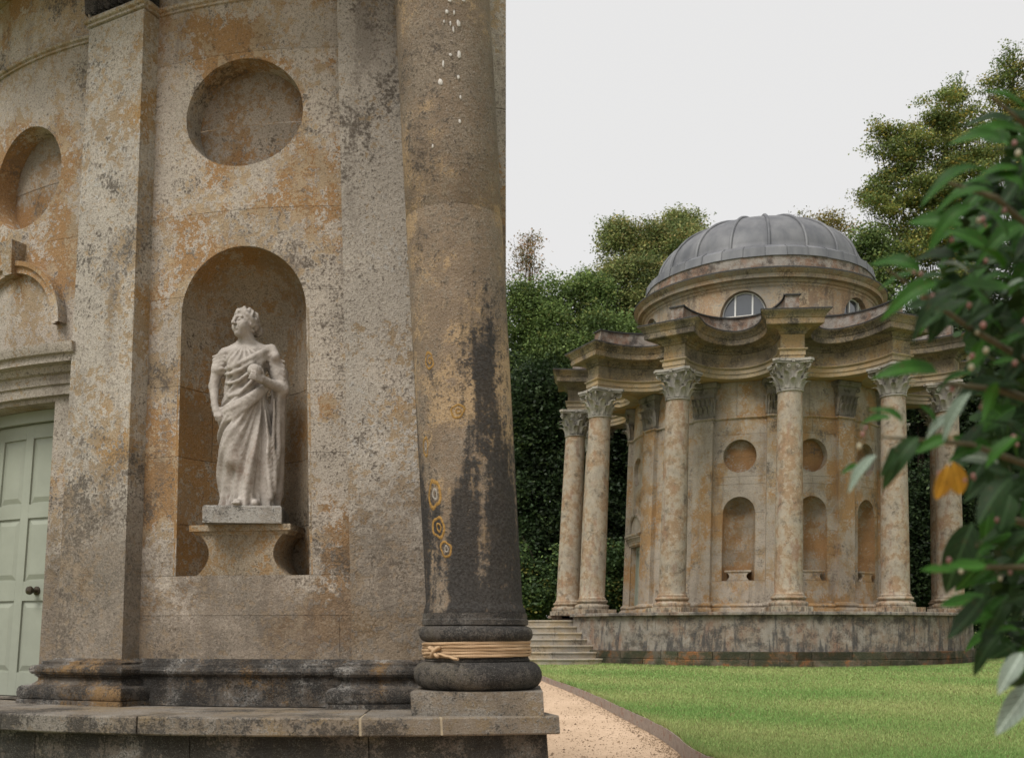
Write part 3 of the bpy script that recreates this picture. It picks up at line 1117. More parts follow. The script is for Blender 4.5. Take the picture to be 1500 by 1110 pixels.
def slab_between(off, rin, z, up):
    P = [tuple(p) for p in outline(off)]
    n = len(P)
    E = [(i, (i + 1) % n) for i in range(n)]
    C = [(rin * math.sin(2 * math.pi * i / 72), -rin * math.cos(2 * math.pi * i / 72)) for i in range(72)]
    E += [(n + i, n + (i + 1) % 72) for i in range(72)]
    V, T = cdt(P + C, E, [C], P)
    return WF(np.array([(x, y, z) for x, y in V])), (T if up else [t[::-1] for t in T])
V, F = slab_between(-.29, R - .04, E0 + .002, False); obj('portico_soffit', V, F, S_FSOF, entab)
V, F = slab_between(-.2, 3.3, E0 + 1.14, True); obj('portico_roof', V, F, LEADD, entab)

# drum and dome ---------------------------------------------------
RD = 3.52
DZ0, DZ1 = 7.0, 8.80
V, F = lathe([(RD - .02, DZ1 - .1), (RD + .02, DZ1 - .06), (RD + .02, DZ1), (RD + .06, DZ1 + .02), (RD + .09, DZ1 + .08), (RD + .22, DZ1 + .10), (RD + .23, DZ1 + .2), (RD + .27, DZ1 + .22), (RD + .35, DZ1 + .29), (RD + .35, DZ1 + .32), (RD - .06, DZ1 + .36)], 96)
drum = obj('drum_cornice', WF(V), F, S_FDRUM, TEMPLE, 28)
V, F = lathe([(RD + .365, DZ1 + .30), (RD + .365, DZ1 + .335), (RD + .1, DZ1 + .37)], 96)
obj('drum_flashing', WF(V), F, LEADD, drum, 30)
for i in range(6):
    a = CA[0] + (15 + 60 * i + 60) * D2R
    deg = ((a / D2R + 180) % 360) - 180
    u2 = RD * 30 * D2R
    if abs(deg) > 130:
        wall_stones('drum_stone', drum, WF, a, RD, -u2, u2, DZ0, DZ1, [], [], lambda c: [], S_FDRUM, .3); continue
    H = arch_loop(.66, 7.98, 8.0, .65, 22)
    wall_stones('drum_stone', drum, WF, a, RD, -u2, u2, DZ0, DZ1, [H], [8.70], lambda c: [-.9, .8] if c == 1 else [-1.2, 1.35], S_FDRUM, .2, .0015)
    # reveal, glass, frame
    L = arch_loop(.66, 7.98, 8.0, .65, 22)
    n = len(L)
    q = [(u, z, d) for d in (0, .22) for u, z in L]
    obj('window_reveal', bend(WF, a, RD, q), [((i_ + 1) % n, i_, n + i_, n + (i_ + 1) % n) for i_ in range(n)], S_FDRUM, drum, 40)
    for u0_, u1_ in ((-.64, -.265), (-.235, .235), (.265, .64)):
        uu = np.linspace(u0_, u1_, 9)
        top = [(u, 8.0 + .63 * math.sqrt(max(0, 1 - (u / .645) ** 2)), .18) for u in uu]
        q = [(u0_, 8.0, .18), (u1_, 8.0, .18)] + top[::-1]
        obj('window_pane', bend(WF, a, RD, q), [tuple(range(len(q)))], GLASS, drum)
    for u0_ in (-.25, .25):
        zt = 8.0 + .64 * math.sqrt(1 - (.25 / .645) ** 2)
        V, F = box(u0_ - .022, u0_ + .022, 7.985, zt, .13, .19)
        obj('window_mullion', bend(WF, a, RD, V), F, WHITEP, drum)
    V, F = box(-.65, .65, 7.985, 8.03, .12, .2); obj('window_sill', bend(WF, a, RD, V), F, WHITEP, drum)
    pts = [(.635 * math.cos(math.pi * k / 20), 8.0 + .628 * math.sin(math.pi * k / 20), .17) for k in range(21)]
    V, F = tube(pts, .02, 6); obj('window_frame', bend(WF, a, RD, V), F, WHITEP, drum)
V, F = lathe([(RD - .02, DZ1 + .33), (RD - .02, DZ1 + .76), (RD - .2, DZ1 + .78)], 96)
obj('drum_blocking', WF(V), F, S_FPAR, drum, 30)

BZ0, BZ1 = DZ1 + .74, DZ1 + 1.12
V, F = [], []
G = Geo()
nm, nz = 96, 14
DR, DH = 3.15, 1.66
prof = [(DR * math.cos(math.pi / 2 * j / nz), BZ1 - .02 + DH * math.sin(math.pi / 2 * j / nz)) for j in range(nz + 1)]
prof[-1] = (.001, prof[-1][1])
V, F = lathe([(DR + .02, BZ1 - .03)] + prof, nm)
dome = obj('dome', WF(V), F, LEAD, TEMPLE, 60)
nsh = 36
for i in range(nsh):
    a0 = 2 * math.pi * i / nsh + .002; a1 = 2 * math.pi * (i + 1) / nsh - .002
    dz = rnd.uniform(-.02, .012); dr = rnd.uniform(0, .012)
    V, F = lathe([(RD - .015 + dr, BZ0 + dz), (RD + .01 + dr, BZ0 + dz + .01), (RD - .03 + dr, BZ0 + .24), (DR + .08, BZ1 + .01), (DR - .01, BZ1 + .02)], 5, a0, a1)
    obj('lead_sheet', WF(V), F, LEAD, dome, 40)
    if i % 1 == 0:
        pts = [pol(RD + .015 + dr, a1, BZ0), pol(RD - .025 + dr, a1, BZ0 + .245), pol(DR + .09, a1, BZ1 + .015)]
        V, F = tube(pts, .011, 5); obj('lead_seam', WF(V), F, LEAD, dome)
for i in range(18):
    a = (i + .62) * 2 * math.pi / 18
    pts = [pol(r_ + .012, a, z_ + .012) for r_, z_ in prof[:-1]] + [pol(.02, a, prof[-1][1] + .01)]
    V, F = tube(pts, .047, 8); obj('dome_rib', WF(V), F, LEAD, dome, 60)
V, F = lathe([(.42, prof[-1][1] - .06), (.42, prof[-1][1] + .03), (.2, prof[-1][1] + .06), (.01, prof[-1][1] + .07)], 24); obj('dome_crown', WF(V), F, LEAD, dome, 40)

# ------------------------------------------------------------------ the near temple wall
NX, NY, NZ = -1.085, 10.282, 1.126
XR = -1.617
def WN(v):
    v = np.asarray(v, float)
    x = NX + v[:, 0]
    x = XR + (x - XR) * (1 - .04 * (v[:, 2] - 1.9))
    return np.stack([x, NY + v[:, 1], NZ + v[:, 2]], 1)

LOWC = (.128, .10, .074)
N_WALL = stone('near_limestone_wall', tan=(.33, .25, .16), ochre=(.25, .142, .06), grey=(.46, .415, .355), dark=(.085, .068, .052), k=1.15, g=.56, o=.52, d=.5, low=(1.75, 2.45, LOWC, .72), rust=.10, streak=.4, black=(.075, .06, .047), tintvar=.09, bstr=.55)
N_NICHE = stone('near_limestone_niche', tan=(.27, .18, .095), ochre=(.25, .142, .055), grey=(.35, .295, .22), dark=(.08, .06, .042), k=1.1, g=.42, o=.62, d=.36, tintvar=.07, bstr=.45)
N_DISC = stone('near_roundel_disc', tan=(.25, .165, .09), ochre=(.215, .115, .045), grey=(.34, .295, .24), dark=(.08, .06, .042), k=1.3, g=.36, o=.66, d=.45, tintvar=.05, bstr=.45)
N_PLIN = stone('lichened_plinth', tan=(.33, .30, .26), ochre=(.27, .235, .19), grey=(.46, .44, .40), dark=(.09, .08, .068), k=2.2, g=.5, o=.35, d=.75, spots=.7, tintvar=.02, bstr=.8)
N_PIL = stone('near_limestone_pilaster', tan=(.31, .235, .15), ochre=(.275, .165, .065), grey=(.455, .42, .365), dark=(.08, .066, .052), k=1.0, g=.58, o=.42, d=.55, spots=.9, streak=.4, black=(.075, .062, .05), low=(2.0, 2.9, (.142, .114, .086), .72), tintvar=.02, bstr=.55)
N_COL = stone('near_limestone_shaft', tan=(.205, .155, .108), ochre=(.33, .235, .135), grey=(.25, .205, .155), dark=(.075, .06, .047), k=1.2, g=.42, o=.40, d=.72, streak=.94, streak_z=(2.25, 4.0), tintvar=.02, bstr=.7)
N_BASE = stone('near_dark_base', tan=(.12, .10, .08), ochre=(.2, .12, .05), grey=(.34, .32, .29), dark=(.022, .020, .018), k=1.9, g=.41, o=.36, d=1.15, streak=.6, streak_z=(.2, 2.2), tintvar=.05, bstr=.8)
N_CBASE = stone('near_column_base', tan=(.085, .075, .065), ochre=(.09, .078, .06), grey=(.15, .14, .125), dark=(.024, .023, .022), k=1.8, g=.42, o=.3, d=1.1, tintvar=.04, bstr=.8)
N_POD = stone('near_podium', tan=(.20, .165, .125), ochre=(.19, .145, .09), grey=(.27, .245, .21), dark=(.045, .04, .034), k=1.7, g=.45, o=.35, d=.9, tintvar=.08, bstr=.7)
N_PODW = stone('near_podium_wall', tan=(.14, .118, .095), ochre=(.11, .095, .06), grey=(.33, .31, .275), dark=(.025, .024, .02), k=1.8, g=.45, o=.25, d=1.3, streak=.5, tintvar=.06, bstr=.7)
MORTAR = plain('lime_mortar', (.34, .285, .2), .9, .1, .2, 40, .4)

P1, P2 = -25.14 * D2R, 4.86 * D2R
P0 = P1 - 39 * D2R
B0, B1, B2 = P1 - 15.5 * D2R, P1 + 15 * D2R, P2 + 15 * D2R
NS = 4.55           # string course
NC = 5.10           # soffit
NEAR = root('temple_portico_wall', 'close-up lichen-stained curved temple wall with green door, statue niche and roundels', 'temple wall', (-1.9, 6.9, NZ))

PVX, PVY = R * math.sin(P1 - .075), -R * math.cos(P1 - .075)
def WD(v):
    """the door bay stands a little flatter than the ring"""
    v = np.asarray(v, float).copy()
    c, s = math.cos(13 * D2R), math.sin(13 * D2R)
    x, y = v[:, 0] - PVX, v[:, 1] - PVY
    v[:, 0] = PVX + x * c - y * s
    v[:, 1] = PVY + x * s + y * c
    return WN(v)

def end_u(z, aC, px=741.0):
    yy = 6.67
    X = (px - 750) / 1500 * yy
    x = XR + (X - XR) / (1 - .04 * (z - 1.9))
    return (math.asin((x - NX) / R) - aC) * R

prof = [(R + .02, .0), (R + .07, .0), (R + .07, .185), (R + .085, .19), (R + .10, .205), (R + .105, .222), (R + .09, .242), (R + .065, .247), (R + .06, .262), (R + .03, .27), (R + .01, .29), (R, .30)]
V, F = lathe(prof, 60, P1 + .08, 15.5 * D2R)
nwall = obj('wall_plinth', WN(V), F, N_BASE, NEAR, 28)
V, F = lathe([(R, NS - .022), (R + .014, NS - .02), (R + .014, NS - .006), (R + .03, NS), (R + .036, NS + .012), (R + .03, NS + .026), (R, NS + .03)], 60, P1 - .02, 15.0 * D2R)
obj('string_course', WN(V), F, N_WALL, nwall, 40)
V, F = lathe([(R, NS - .022), (R + .014, NS - .02), (R + .014, NS - .006), (R + .03, NS), (R + .036, NS + .012), (R + .03, NS + .026), (R, NS + .03)], 40, -75 * D2R, P1 - .03)
obj('string_course', WD(V), F, N_WALL, nwall, 40)
# bay with the statue
NN = dict(w=.442, zb=.838, zs=2.545, rise=.41)
rl = ellipse_loop(3.815, .438, .345, 48)
al = arch_loop(NN['w'], NN['zb'], NN['zs'], NN['rise'], 26)
cs = [.58, .838, 1.62, 2.08, 2.66, 3.19, 4.2, NS]
wall_stones('wall_stone', nwall, WN, B1, R, -1.0, 1.0, .2, NC, [rl, al], cs, lambda c: [.62] if c == 0 else [-.25] if c == 8 else [], N_WALL, .09, .0011)
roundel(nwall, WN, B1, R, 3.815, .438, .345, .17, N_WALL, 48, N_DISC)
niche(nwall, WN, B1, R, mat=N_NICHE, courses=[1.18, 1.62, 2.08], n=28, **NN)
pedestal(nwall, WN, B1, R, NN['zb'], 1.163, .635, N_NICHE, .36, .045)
# bay with the door
rl0 = ellipse_loop(3.70, .388, .36, 48)
dl = arch_loop(.47, .001, 2.07, .001, 2)
wall_stones('wall_stone', nwall, WD, B0, R, -1.25, 1.0, .0, NC, [rl0, dl], [3.2, NS], lambda c: [], N_WALL, .09, .001)
roundel(nwall, WD, B0, R, 3.70, .388, .36, .16, N_WALL, 48, N_DISC)
DOOR = door_bay(nwall, WD, B0, R, .47, 2.07, (N_WALL, GREEN, N_WALL, BRASS), .742, 2.60, .44)
DOOR['label'] = 'sage green panelled door with a dark knob'
V, F = lathe([(R - .6, .006), (R + .02, .006)], 12, B0 - .14, B0 + .14); obj('door_threshold', WD(V), F, N_POD, nwall)
# plain bays at either end
wall_stones('wall_stone', nwall, WD, P0 - 13 * D2R, R, -1.0, 1.0, .0, NC, [], [3.2], lambda c: [], N_WALL, .2)
u2a = R * (P2 - B2)
um = lambda u, z: (u2a + (u - u2a) / 1.0 * (end_u(z, B2) - u2a), z)
wall_stones('wall_stone', nwall, WN, B2, R, u2a, u2a + 1.0, .0, NC + .3, [], [.9, 1.9, 2.9, 3.9], lambda c: [], N_WALL, .2, umap=um)
# square end of the wall running back
q = []
for z in np.linspace(0, NC + .4, 8):
    ang = B2 + end_u(z, B2) / R
    p = WN(np.array([(R * math.sin(ang), -R * math.cos(ang), z)]))[0]
    q += [p, p + np.array([-.02, 1.6, 0])]
obj('wall_return', q, [(2 * i, 2 * i + 1, 2 * i + 3, 2 * i + 2) for i in range(7)], N_WALL, nwall)
q2 = [q[1], q[15], q[15] + np.array([-5.2, 1.2, 0]), q[1] + np.array([-5.2, 1.2, 0])]
obj('wall_back', q2, [(0, 1, 2, 3)], N_WALL, nwall)

for a in (P1, P2):
    V, F = pil_rings(WN, a, [(0, .25), (0, 1.1), (0, 2.0), (0, 3.0), (0, 4.0), (0, NS - .03)])
    p = obj('pilaster', V, F, N_PIL, NEAR)
    V, F = pil_rings(WN, a, attic(.0, .30, .15)); obj('pilaster_base', V, F, N_BASE, p, 30)
    V, F = pil_rings(WN, a, [(0, NS - .022), (.014, NS - .02), (.014, NS - .006), (.03, NS), (.036, NS + .012), (.03, NS + .026), (0, NS + .03)]); obj('astragal', V, F, N_PIL, p, 40)
    V, F = pil_capital(WN, a, NS + .03, .75); obj('pilaster_capital', V, F, N_CBASE, p, 50)

V, F = sector_block(R - .3, 4.62, NC, NC + .35, -80 * D2R, 14 * D2R, 30)
obj('portico_soffit', WN(V), F, N_WALL, NEAR, 30)

# podium under the wall
RP = 4.64
def ang_px(px, r):
    lo, hi = -1.4, .6
    for _ in range(50):
        m = (lo + hi) / 2
        p = WN(np.array([(r * math.sin(m), -r * math.cos(m), 0.0)]))[0]
        if 750 + 1500 * p[0] / p[1] < px: lo = m
        else: hi = m
    return lo
V, F = lathe([(3.0, -.006), (RP - .1, -.006)], 60, -80 * D2R, 14.9 * D2R)
npod = obj('podium', WN(V), F, N_POD, NEAR)
pend = 15.3 * D2R
cuts = [-80 * D2R, -55 * D2R, -38 * D2R, ang_px(2, RP), ang_px(200, RP), ang_px(527, RP), ang_px(646, RP), pend]
for i in range(len(cuts) - 1):
    e = .007 if i >= 4 else .0025
    V, F = sector_block(3.9, RP + rnd.uniform(-.004, .004), -.105, -.0005 * (i % 2), cuts[i] + e / RP, cuts[i + 1] - e / RP, 10, .009)
    obj('coping_stone', WN(V), F, N_POD, npod, 30)
for i in (5, 6):
    V, F = sector_block(4.3, RP - .003, -.1, -.004, cuts[i] - .0068 / RP, cuts[i] + .0068 / RP, 2)
    obj('mortar_joint', WN(V), F, MORTAR, npod)
wc = np.linspace(-80 * D2R, pend - .012, 9)
for i in range(8):
    V, F = sector_block(3.9, RP - .075, -1.45, -.106, wc[i] + .0006, wc[i + 1] - .0006, 8, .003)
    obj('podium_slab', WN(V), F, N_PODW, npod, 30)

# free-standing column in front
CXL, CYL = .792, -4.132
def WC(v):
    """column stands with the wall's lean but keeps its own girth"""
    v = np.asarray(v, float)
    cx = NX + CXL
    sh_ = (XR + (cx - XR) * (1 - .04 * (v[:, 2] - 1.9))) - cx
    return np.stack([NX + v[:, 0] + sh_, NY + v[:, 1], NZ + v[:, 2]], 1)
def local_lathe(prof, n=64):
    return lathe(prof, n, cx=CXL, cy=CYL)
RS = .288
sh = [(RS * 1.06, .585), (RS * 1.06, .605), (RS * 1.03, .62), (RS * 1.005, .65)] + [(RS * (1 + .0 * z), z) for z in (.9, 1.3, 1.8, 2.3, 2.6, 2.928)]
V, F = local_lathe(sh)
ncol = obj('column', WC(V), F, N_COL, NEAR, 50)
V, F = local_lathe([(RS * .985, 2.926), (RS * .998, 2.932), (RS * .998, 3.4), (RS * .99, 4.0), (RS * .97, 4.6), (RS * .96, NC)])
obj('shaft_drum', WC(V), F, N_COL, ncol, 50)
def torus_prof(r, rr, z0, z1, n=9):
    return [(r + rr * math.cos(-math.pi / 2 + math.pi * i / n), (z0 + z1) / 2 + (z1 - z0) / 2 * math.sin(-math.pi / 2 + math.pi * i / n)) for i in range(n + 1)]
pr = [(.30, .135)] + torus_prof(.31, .075, .135, .30) + [(.318, .305), (.31, .315), (.292, .36), (.306, .408), (.316, .412)] + torus_prof(.300, .042, .415, .51) + [(.318, .515), (.318, .545), (.312, .55), (.312, .584), (.255, .588)]
V, F = local_lathe(pr)
obj('column_base', WC(V), F, N_CBASE, ncol, 40)
V, F = box(CXL - .375, CXL + .375, CYL - .365, CYL + .375, .0, .134)
obj('column_plinth', WC(np.array(V)), F, N_POD, ncol)

# orange lichen rings and white droppings on the shaft, thin crusts on the stone
OLICH = plain('orange_lichen', (.26, .155, .05), .95, .1, .55, 70, .8)
PLICH = plain('pale_lichen', (.28, .255, .22), .95, .1, .25, 90, .6)
WSPOT = plain('white_crust', (.48, .455, .42), .9, .1, .3, 90, .5)
def on_shaft(px, py):
    """angle and height on the shaft for a place in the photograph, the shaft spanning 622-746 here"""
    z = (HOR - py) * .0041 + .474
    c = WN(np.array([(CXL, CYL, z)]))[0]
    cpx = 750 + 1500 * c[0] / c[1]
    half = RS / c[1] * 1500
    s = max(-.97, min(.97, (px - cpx) / half))
    return math.asin(s) , z
def crust(name, px, py, w, h, mat, ring=0.0, seed=0, n=30):
    a, z = on_shaft(px, py)
    rr = random.Random(seed)
    G = Geo()
    rads = [1 + .10 * math.sin(k * 2 * math.pi / n * 2 + seed) + .07 * math.sin(k * 2 * math.pi / n * 3 + 2.3 * seed) + .05 * math.sin(k * 2 * math.pi / n * 5 + 4.1 * seed) for k in range(n)]
    def P(k, f, o):
        t = 2 * math.pi * k / n
        u = w * .5 * f * rads[k] * math.cos(t); dz = h * .5 * f * rads[k] * math.sin(t)
        aa = a + u / RS
        r = RS + .0005 + o
        return (CXL + r * math.sin(aa), CYL - r * math.cos(aa), z + dz)
    lv = [(1.0, 0), (.93, .0022), (ring, .0022), (max(0.01, ring - .08), .0003)] if ring > 0 else [(1.0, 0), (.8, .002), (.01, .0025)]
    V = [P(k, f, o) for f, o in lv for k in range(n)]
    F = [(j * n + k, j * n + (k + 1) % n, (j + 1) * n + (k + 1) % n, (j + 1) * n + k) for j in range(len(lv) - 1) for k in range(n)]
    obj(name, WC(np.array(V)), F, mat, ncol, 60)
for i, (px, py, w, h) in enumerate(((674, 617, .085, .085), (640, 731, .10, .19), (646, 778, .095, .14), (657, 809, .078, .10), (633, 543, .07, .10), (627, 662, .06, .11))):
    crust('lichen_ring', px, py, w, h, OLICH, .80, i)
    crust('lichen_centre', px + 1, py, w * .40, h * .42, PLICH if i % 2 else OLICH, .62, i + 20)
sp = [(638, 12), (650, 20), (636, 26), (652, 34), (660, 18), (649, 44), (655, 60), (641, 74), (650, 76), (661, 74), (654, 84), (650, 120), (662, 118), (640, 133), (661, 150), (636, 158), (664, 178), (663, 212), (625, 246), (668, 40), (645, 60)]
for i, (px, py) in enumerate(sp):
    crust('white_fleck', px + 14, py, rnd.uniform(.008, .026), rnd.uniform(.012, .045), WSPOT, 0, i, 9)

# rope wound about the base
ROPE_M = plain('hemp_rope', (.42, .29, .175), .9, .1, .18, 150, .5)
ropeG = Geo()
turns, per = 5, 150
for s_ in range(3):
    pts = []
    for i in range(turns * per + 1):
        t = i / per
        a = 2 * math.pi * t + math.pi * .9
        ph = 2 * math.pi * t * 46 + s_ * 2 * math.pi / 3
        zz = .322 + .0185 * t + .004 * math.sin(a + 1) + .0055 * math.sin(ph)
        rr = .318 + .0055 * math.cos(ph) + .004 * math.sin(2.3 * a)
        pts.append((CXL + rr * math.sin(a), CYL - rr * math.cos(a), zz))
    V, F = tube(pts, .0062, 5)
    ropeG.add(WC(np.array(V)), F)
kc = np.array([CXL + .333 * math.sin(-.75), CYL - .333 * math.cos(-.75), .358])
ka = np.array([math.cos(-.75), math.sin(-.75), 0]); ko = np.array([math.sin(-.75), -math.cos(-.75), 0]); kz_ = np.array([0, 0, 1.])
pts = []
for i in range(60):
    t = 2 * math.pi * i / 59
    pts.append(kc + ka * (.030 * math.sin(2 * t)) + kz_ * (.024 * math.sin(t) + .012 * math.sin(3 * t)) + ko * (.012 + .012 * math.cos(3 * t)))
V, F = tube(pts, .0105, 7); ropeG.add(WC(np.array(V)), F)
pts = [kc + ka * (.02 + .03 * i) + kz_ * (-.012 - .006 * i + .004 * (i % 2)) + ko * (.006 - .003 * i) for i in range(6)]
V, F = tube(pts, .0095, 6); ropeG.add(WC(np.array(V)), F)
rope = obj('rope', ropeG.v, ropeG.f, ROPE_M, None, 60)
tag(rope, 'pale hemp rope wound several times round the dark column base and knotted', 'rope')

# ------------------------------------------------------------------ statue (one continuous carved figure)
def build_statue():
    h = .005
    xs = np.arange(-.305, .305, h); ys = np.arange(-.29, .20, h); zs = np.arange(-.02, 1.345, h)
    X, Y, Z = np.meshgrid(xs, ys, zs, indexing='ij')
    X = X.astype(np.float32); Y = Y.astype(np.float32); Z = Z.astype(np.float32)
    Dd = np.full(X.shape, .5, np.float32)
    def win(lo, hi, m=.06):
        sl = []
        for ax, l, u in zip((xs, ys, zs), lo, hi):
            i0 = max(0, int(np.searchsorted(ax, l - m))); i1 = min(len(ax), int(np.searchsorted(ax, u + m)))
            sl.append(slice(i0, max(i1, i0 + 1)))
        return tuple(sl)
    def smin(a, b, k):
        t = np.clip(.5 + .5 * (b - a) / k, 0, 1)
        return b * (1 - t) + a * t - k * t * (1 - t)
    def add(lo, hi, fn, k=.02, sub=False):
        w = win(lo, hi)
        d = fn(X[w], Y[w], Z[w])
        if sub: Dd[w] = -smin(-Dd[w], d, k)
        else: Dd[w] = smin(Dd[w], d, k)
    def cap(p, q, r0, r1, k=.02, sub=False):
        p = np.array(p, float); q = np.array(q, float); v = q - p; L = (v * v).sum() + 1e-9
        def fn(x, y, z):
            t = np.clip(((x - p[0]) * v[0] + (y - p[1]) * v[1] + (z - p[2]) * v[2]) / L, 0, 1)
            return np.sqrt((x - p[0] - t * v[0]) ** 2 + (y - p[1] - t * v[1]) ** 2 + (z - p[2] - t * v[2]) ** 2) - (r0 + (r1 - r0) * t)
        r = max(r0, r1)
        add(np.minimum(p, q) - r, np.maximum(p, q) + r, fn, k, sub)
    def chain(pts, rad, k=.012):
        P = np.array(pts, float); r = max(rad)
        def fn(x, y, z):
            best = None
            for i in range(len(P) - 1):
                p, v = P[i], P[i + 1] - P[i]; L = (v * v).sum() + 1e-9
                t = np.clip(((x - p[0]) * v[0] + (y - p[1]) * v[1] + (z - p[2]) * v[2]) / L, 0, 1)
                d = np.sqrt((x - p[0] - t * v[0]) ** 2 + (y - p[1] - t * v[1]) ** 2 + (z - p[2] - t * v[2]) ** 2) - (rad[i] + (rad[i + 1] - rad[i]) * t)
                best = d if best is None else np.minimum(best, d)
            return best
        add(P.min(0) - r, P.max(0) + r, fn, k)
    def ell(c, r, k=.02, sub=False, M=None):
        c = np.array(c, float)
        def fn(x, y, z):
            px_, py_, pz_ = x - c[0], y - c[1], z - c[2]
            if M is not None:
                px_, py_, pz_ = (M[0][0] * px_ + M[0][1] * py_ + M[0][2] * pz_, M[1][0] * px_ + M[1][1] * py_ + M[1][2] * pz_, M[2][0] * px_ + M[2][1] * py_ + M[2][2] * pz_)
            q = np.sqrt((px_ / r[0]) ** 2 + (py_ / r[1]) ** 2 + (pz_ / r[2]) ** 2)
            return (q - 1) * min(r)
        m = max(r)
        add(c - m, c + m, fn, k, sub)
    # draped body: lofted ellipses with folds cut into them
    sec = np.array([  # z, cx, cy, a, b
        (-.02, -.004, .0, .19, .155), (.03, -.004, .0, .186, .15), (.10, -.004, 0, .178, .143), (.30, -.006, 0, .180, .143), (.48, -.016, 0, .172, .14),
        (.60, -.020, 0, .163, .135), (.70, -.022, 0, .150, .122), (.80, -.022, 0, .132, .108), (.86, -.022, 0, .128, .108), (.94, -.018, 0, .136, .114),
        (1.0, -.014, 0, .150, .104), (1.035, -.012, .004, .118, .084), (1.06, -.012, .006, .062, .062), (1.10, -.012, .006, .046, .05), (1.345, -.012, .006, .01, .01)])
    def body(x, y, z):
        cx = np.interp(z, sec[:, 0], sec[:, 1]); cy = np.interp(z, sec[:, 0], sec[:, 2]); a = np.interp(z, sec[:, 0], sec[:, 3]); b = np.interp(z, sec[:, 0], sec[:, 4])
        u = (x - cx) / a; v = (y - cy) / b
        q = np.sqrt(u * u + v * v)
        d = (q - 1) * np.minimum(a, b)
        th = np.arctan2(u, -v)                      # 0 = front
        s = th * .16 + cx                           # along the surface
        # fan of folds from the raised forearm down to the far hem
        psi = np.arctan2(-(s - .15), .84 - z)
        dist = np.sqrt((s - .15) ** 2 + (.84 - z) ** 2)
        f1 = np.sin(psi * 26 + 2.2 * np.sin(psi * 7) + 1.2 * dist)
        f1 = np.sign(f1) * np.abs(f1) ** .7
        f2 = np.sin(psi * 57 + 3 * dist)
        lowm = np.clip((.74 - z) / .12, 0, 1) * np.clip(np.cos(th * .62) * 1.6, 0, 1)
        fold = (.017 * f1 + .006 * f2) * np.clip(dist / .42, .25, 1.3) * lowm
        # upright folds round the sides, back and under the hem
        f3 = np.sin(th * 15 + 1.3 * np.sin(z * 9))
        fold += .010 * f3 * (np.clip((.7 - z) / .1, 0, 1) * (1 - np.clip(np.cos(th * .62) * 1.6, 0, 1)))
        fold += .008 * np.sin(th * 24 + .6) * np.clip((.10 - z) / .08, 0, 1)
        # slanting folds over the bust
        g = (s * .62 + z) 
        up = np.clip((z - .70) / .06, 0, 1) * np.clip((1.03 - z) / .05, 0, 1)
        up = up * np.clip((.90 - z) / .05, 0, 1)
        f4 = np.sin((z - s * .75 + .9 * s * s) * 84 + 1.6 * np.sin(s * 17 + 9 * z))
        fold += .0068 * np.sign(f4) * np.abs(f4) ** .8 * up
        return d - fold
    add((-.25, -.22, -.02), (.25, .22, 1.12), body, .001)
    # bust, bent knee
    ell((-.07, -.078, .915), (.046, .044, .046), .06); ell((.04, -.078, .915), (.046, .044, .046), .06)
    cap((-.03, .01, 1.075), (-.15, .005, 1.0), .034, .045, .04); cap((.01, .01, 1.075), (.14, .01, 1.005), .034, .05, .04)
    w_ = win((-.2, -.25, .74), (.2, .02, 1.04), 0)
    x_, y_, z_ = X[w_], Y[w_], Z[w_]
    s_ = np.arctan2(x_ + .02, -y_ + .02) * .16
    fo = np.sin(np.arctan2(s_, 1.10 - z_) * 21 + .8 * np.sin(z_ * 30))
    mk = np.clip((z_ - .75) / .05, 0, 1) * np.clip((1.035 - z_) / .03, 0, 1) * np.clip(-y_ / .05, 0, 1)
    Dd[w_] -= .0042 * np.sign(fo) * np.abs(fo) ** .75 * mk
    cap((-.075, -.085, .46), (-.085, -.10, .30), .062, .052, .06)
    # mantle rolls at the hip and across the body
    for j, (dz, r) in enumerate(((0, .021), (-.034, .015), (-.062, .013), (.03, .013))):
        chain([(-.19, .02, .585 + dz), (-.165, -.075, .60 + dz), (-.09, -.132, .622 + dz), (0, -.148, .668 + dz * .8), (.09, -.125, .735 + dz * .55), (.155, -.075, .80 + dz * .3)], [r * .9, r, r * 1.1, r, r, r * .8], .016)
    for j, (zz0, r) in enumerate(((-.005, .017), (-.04, .014), (-.085, .012), (-.135, .012))):
        sg = zz0 * (1.0 + .15 * j)
        chain([(.15, -.03, 1.04 + zz0 * .25), (.10, -.088, 1.0 + zz0 * .5), (.035, -.122, .955 + sg * .8), (-.045, -.126 , .915 + sg), (-.115, -.095, .895 + sg * .95), (-.15, -.03, .90 + sg * .8)], [r * 1.3, r * 1.1, r, r * .9, r * .8, r * .7], .012)
    chain([(.14, .03, 1.05), (.165, -.03, 1.03), (.19, -.06, .98)], [.03, .032, .03], .03)
    chain([(-.10, -.02, 1.03), (-.07, -.07, 1.015), (-.015, -.088, 1.0), (.05, -.07, 1.02), (.075, -.01, 1.04)], [.011] * 5, .012)
    # her right arm, hanging (viewer's left)
    cap((-.16, .0, .985), (-.205, -.005, .90), .048, .050, .03)
    for j in range(5): cap((-.15 - .006 * j, -.052, 1.0 - .026 * j), (-.238 + .002 * j, -.03, .975 - .022 * j), .007, .007, .016)
    cap((-.21, -.005, .91), (-.238, .0, .79), .038, .034, .006)
    cap((-.238, .0, .79), (-.222, -.05, .66), .034, .023, .012)
    chain([(-.222, -.05, .66), (-.206, -.068, .615)], [.024, .028], .010)
    for j in range(4):
        bx_ = -.216 + j * .0125
        chain([(bx_, -.085 + abs(j - 1.5) * .004, .612), (bx_ + .006, -.098, .578), (bx_ + .012, -.088, .548 + .005 * abs(j - 1.4))], [.0095, .0092, .0075], .004)
    chain([(-.178, -.072, .632), (-.158, -.09, .607), (-.152, -.098, .585)], [.011, .010, .008], .006)
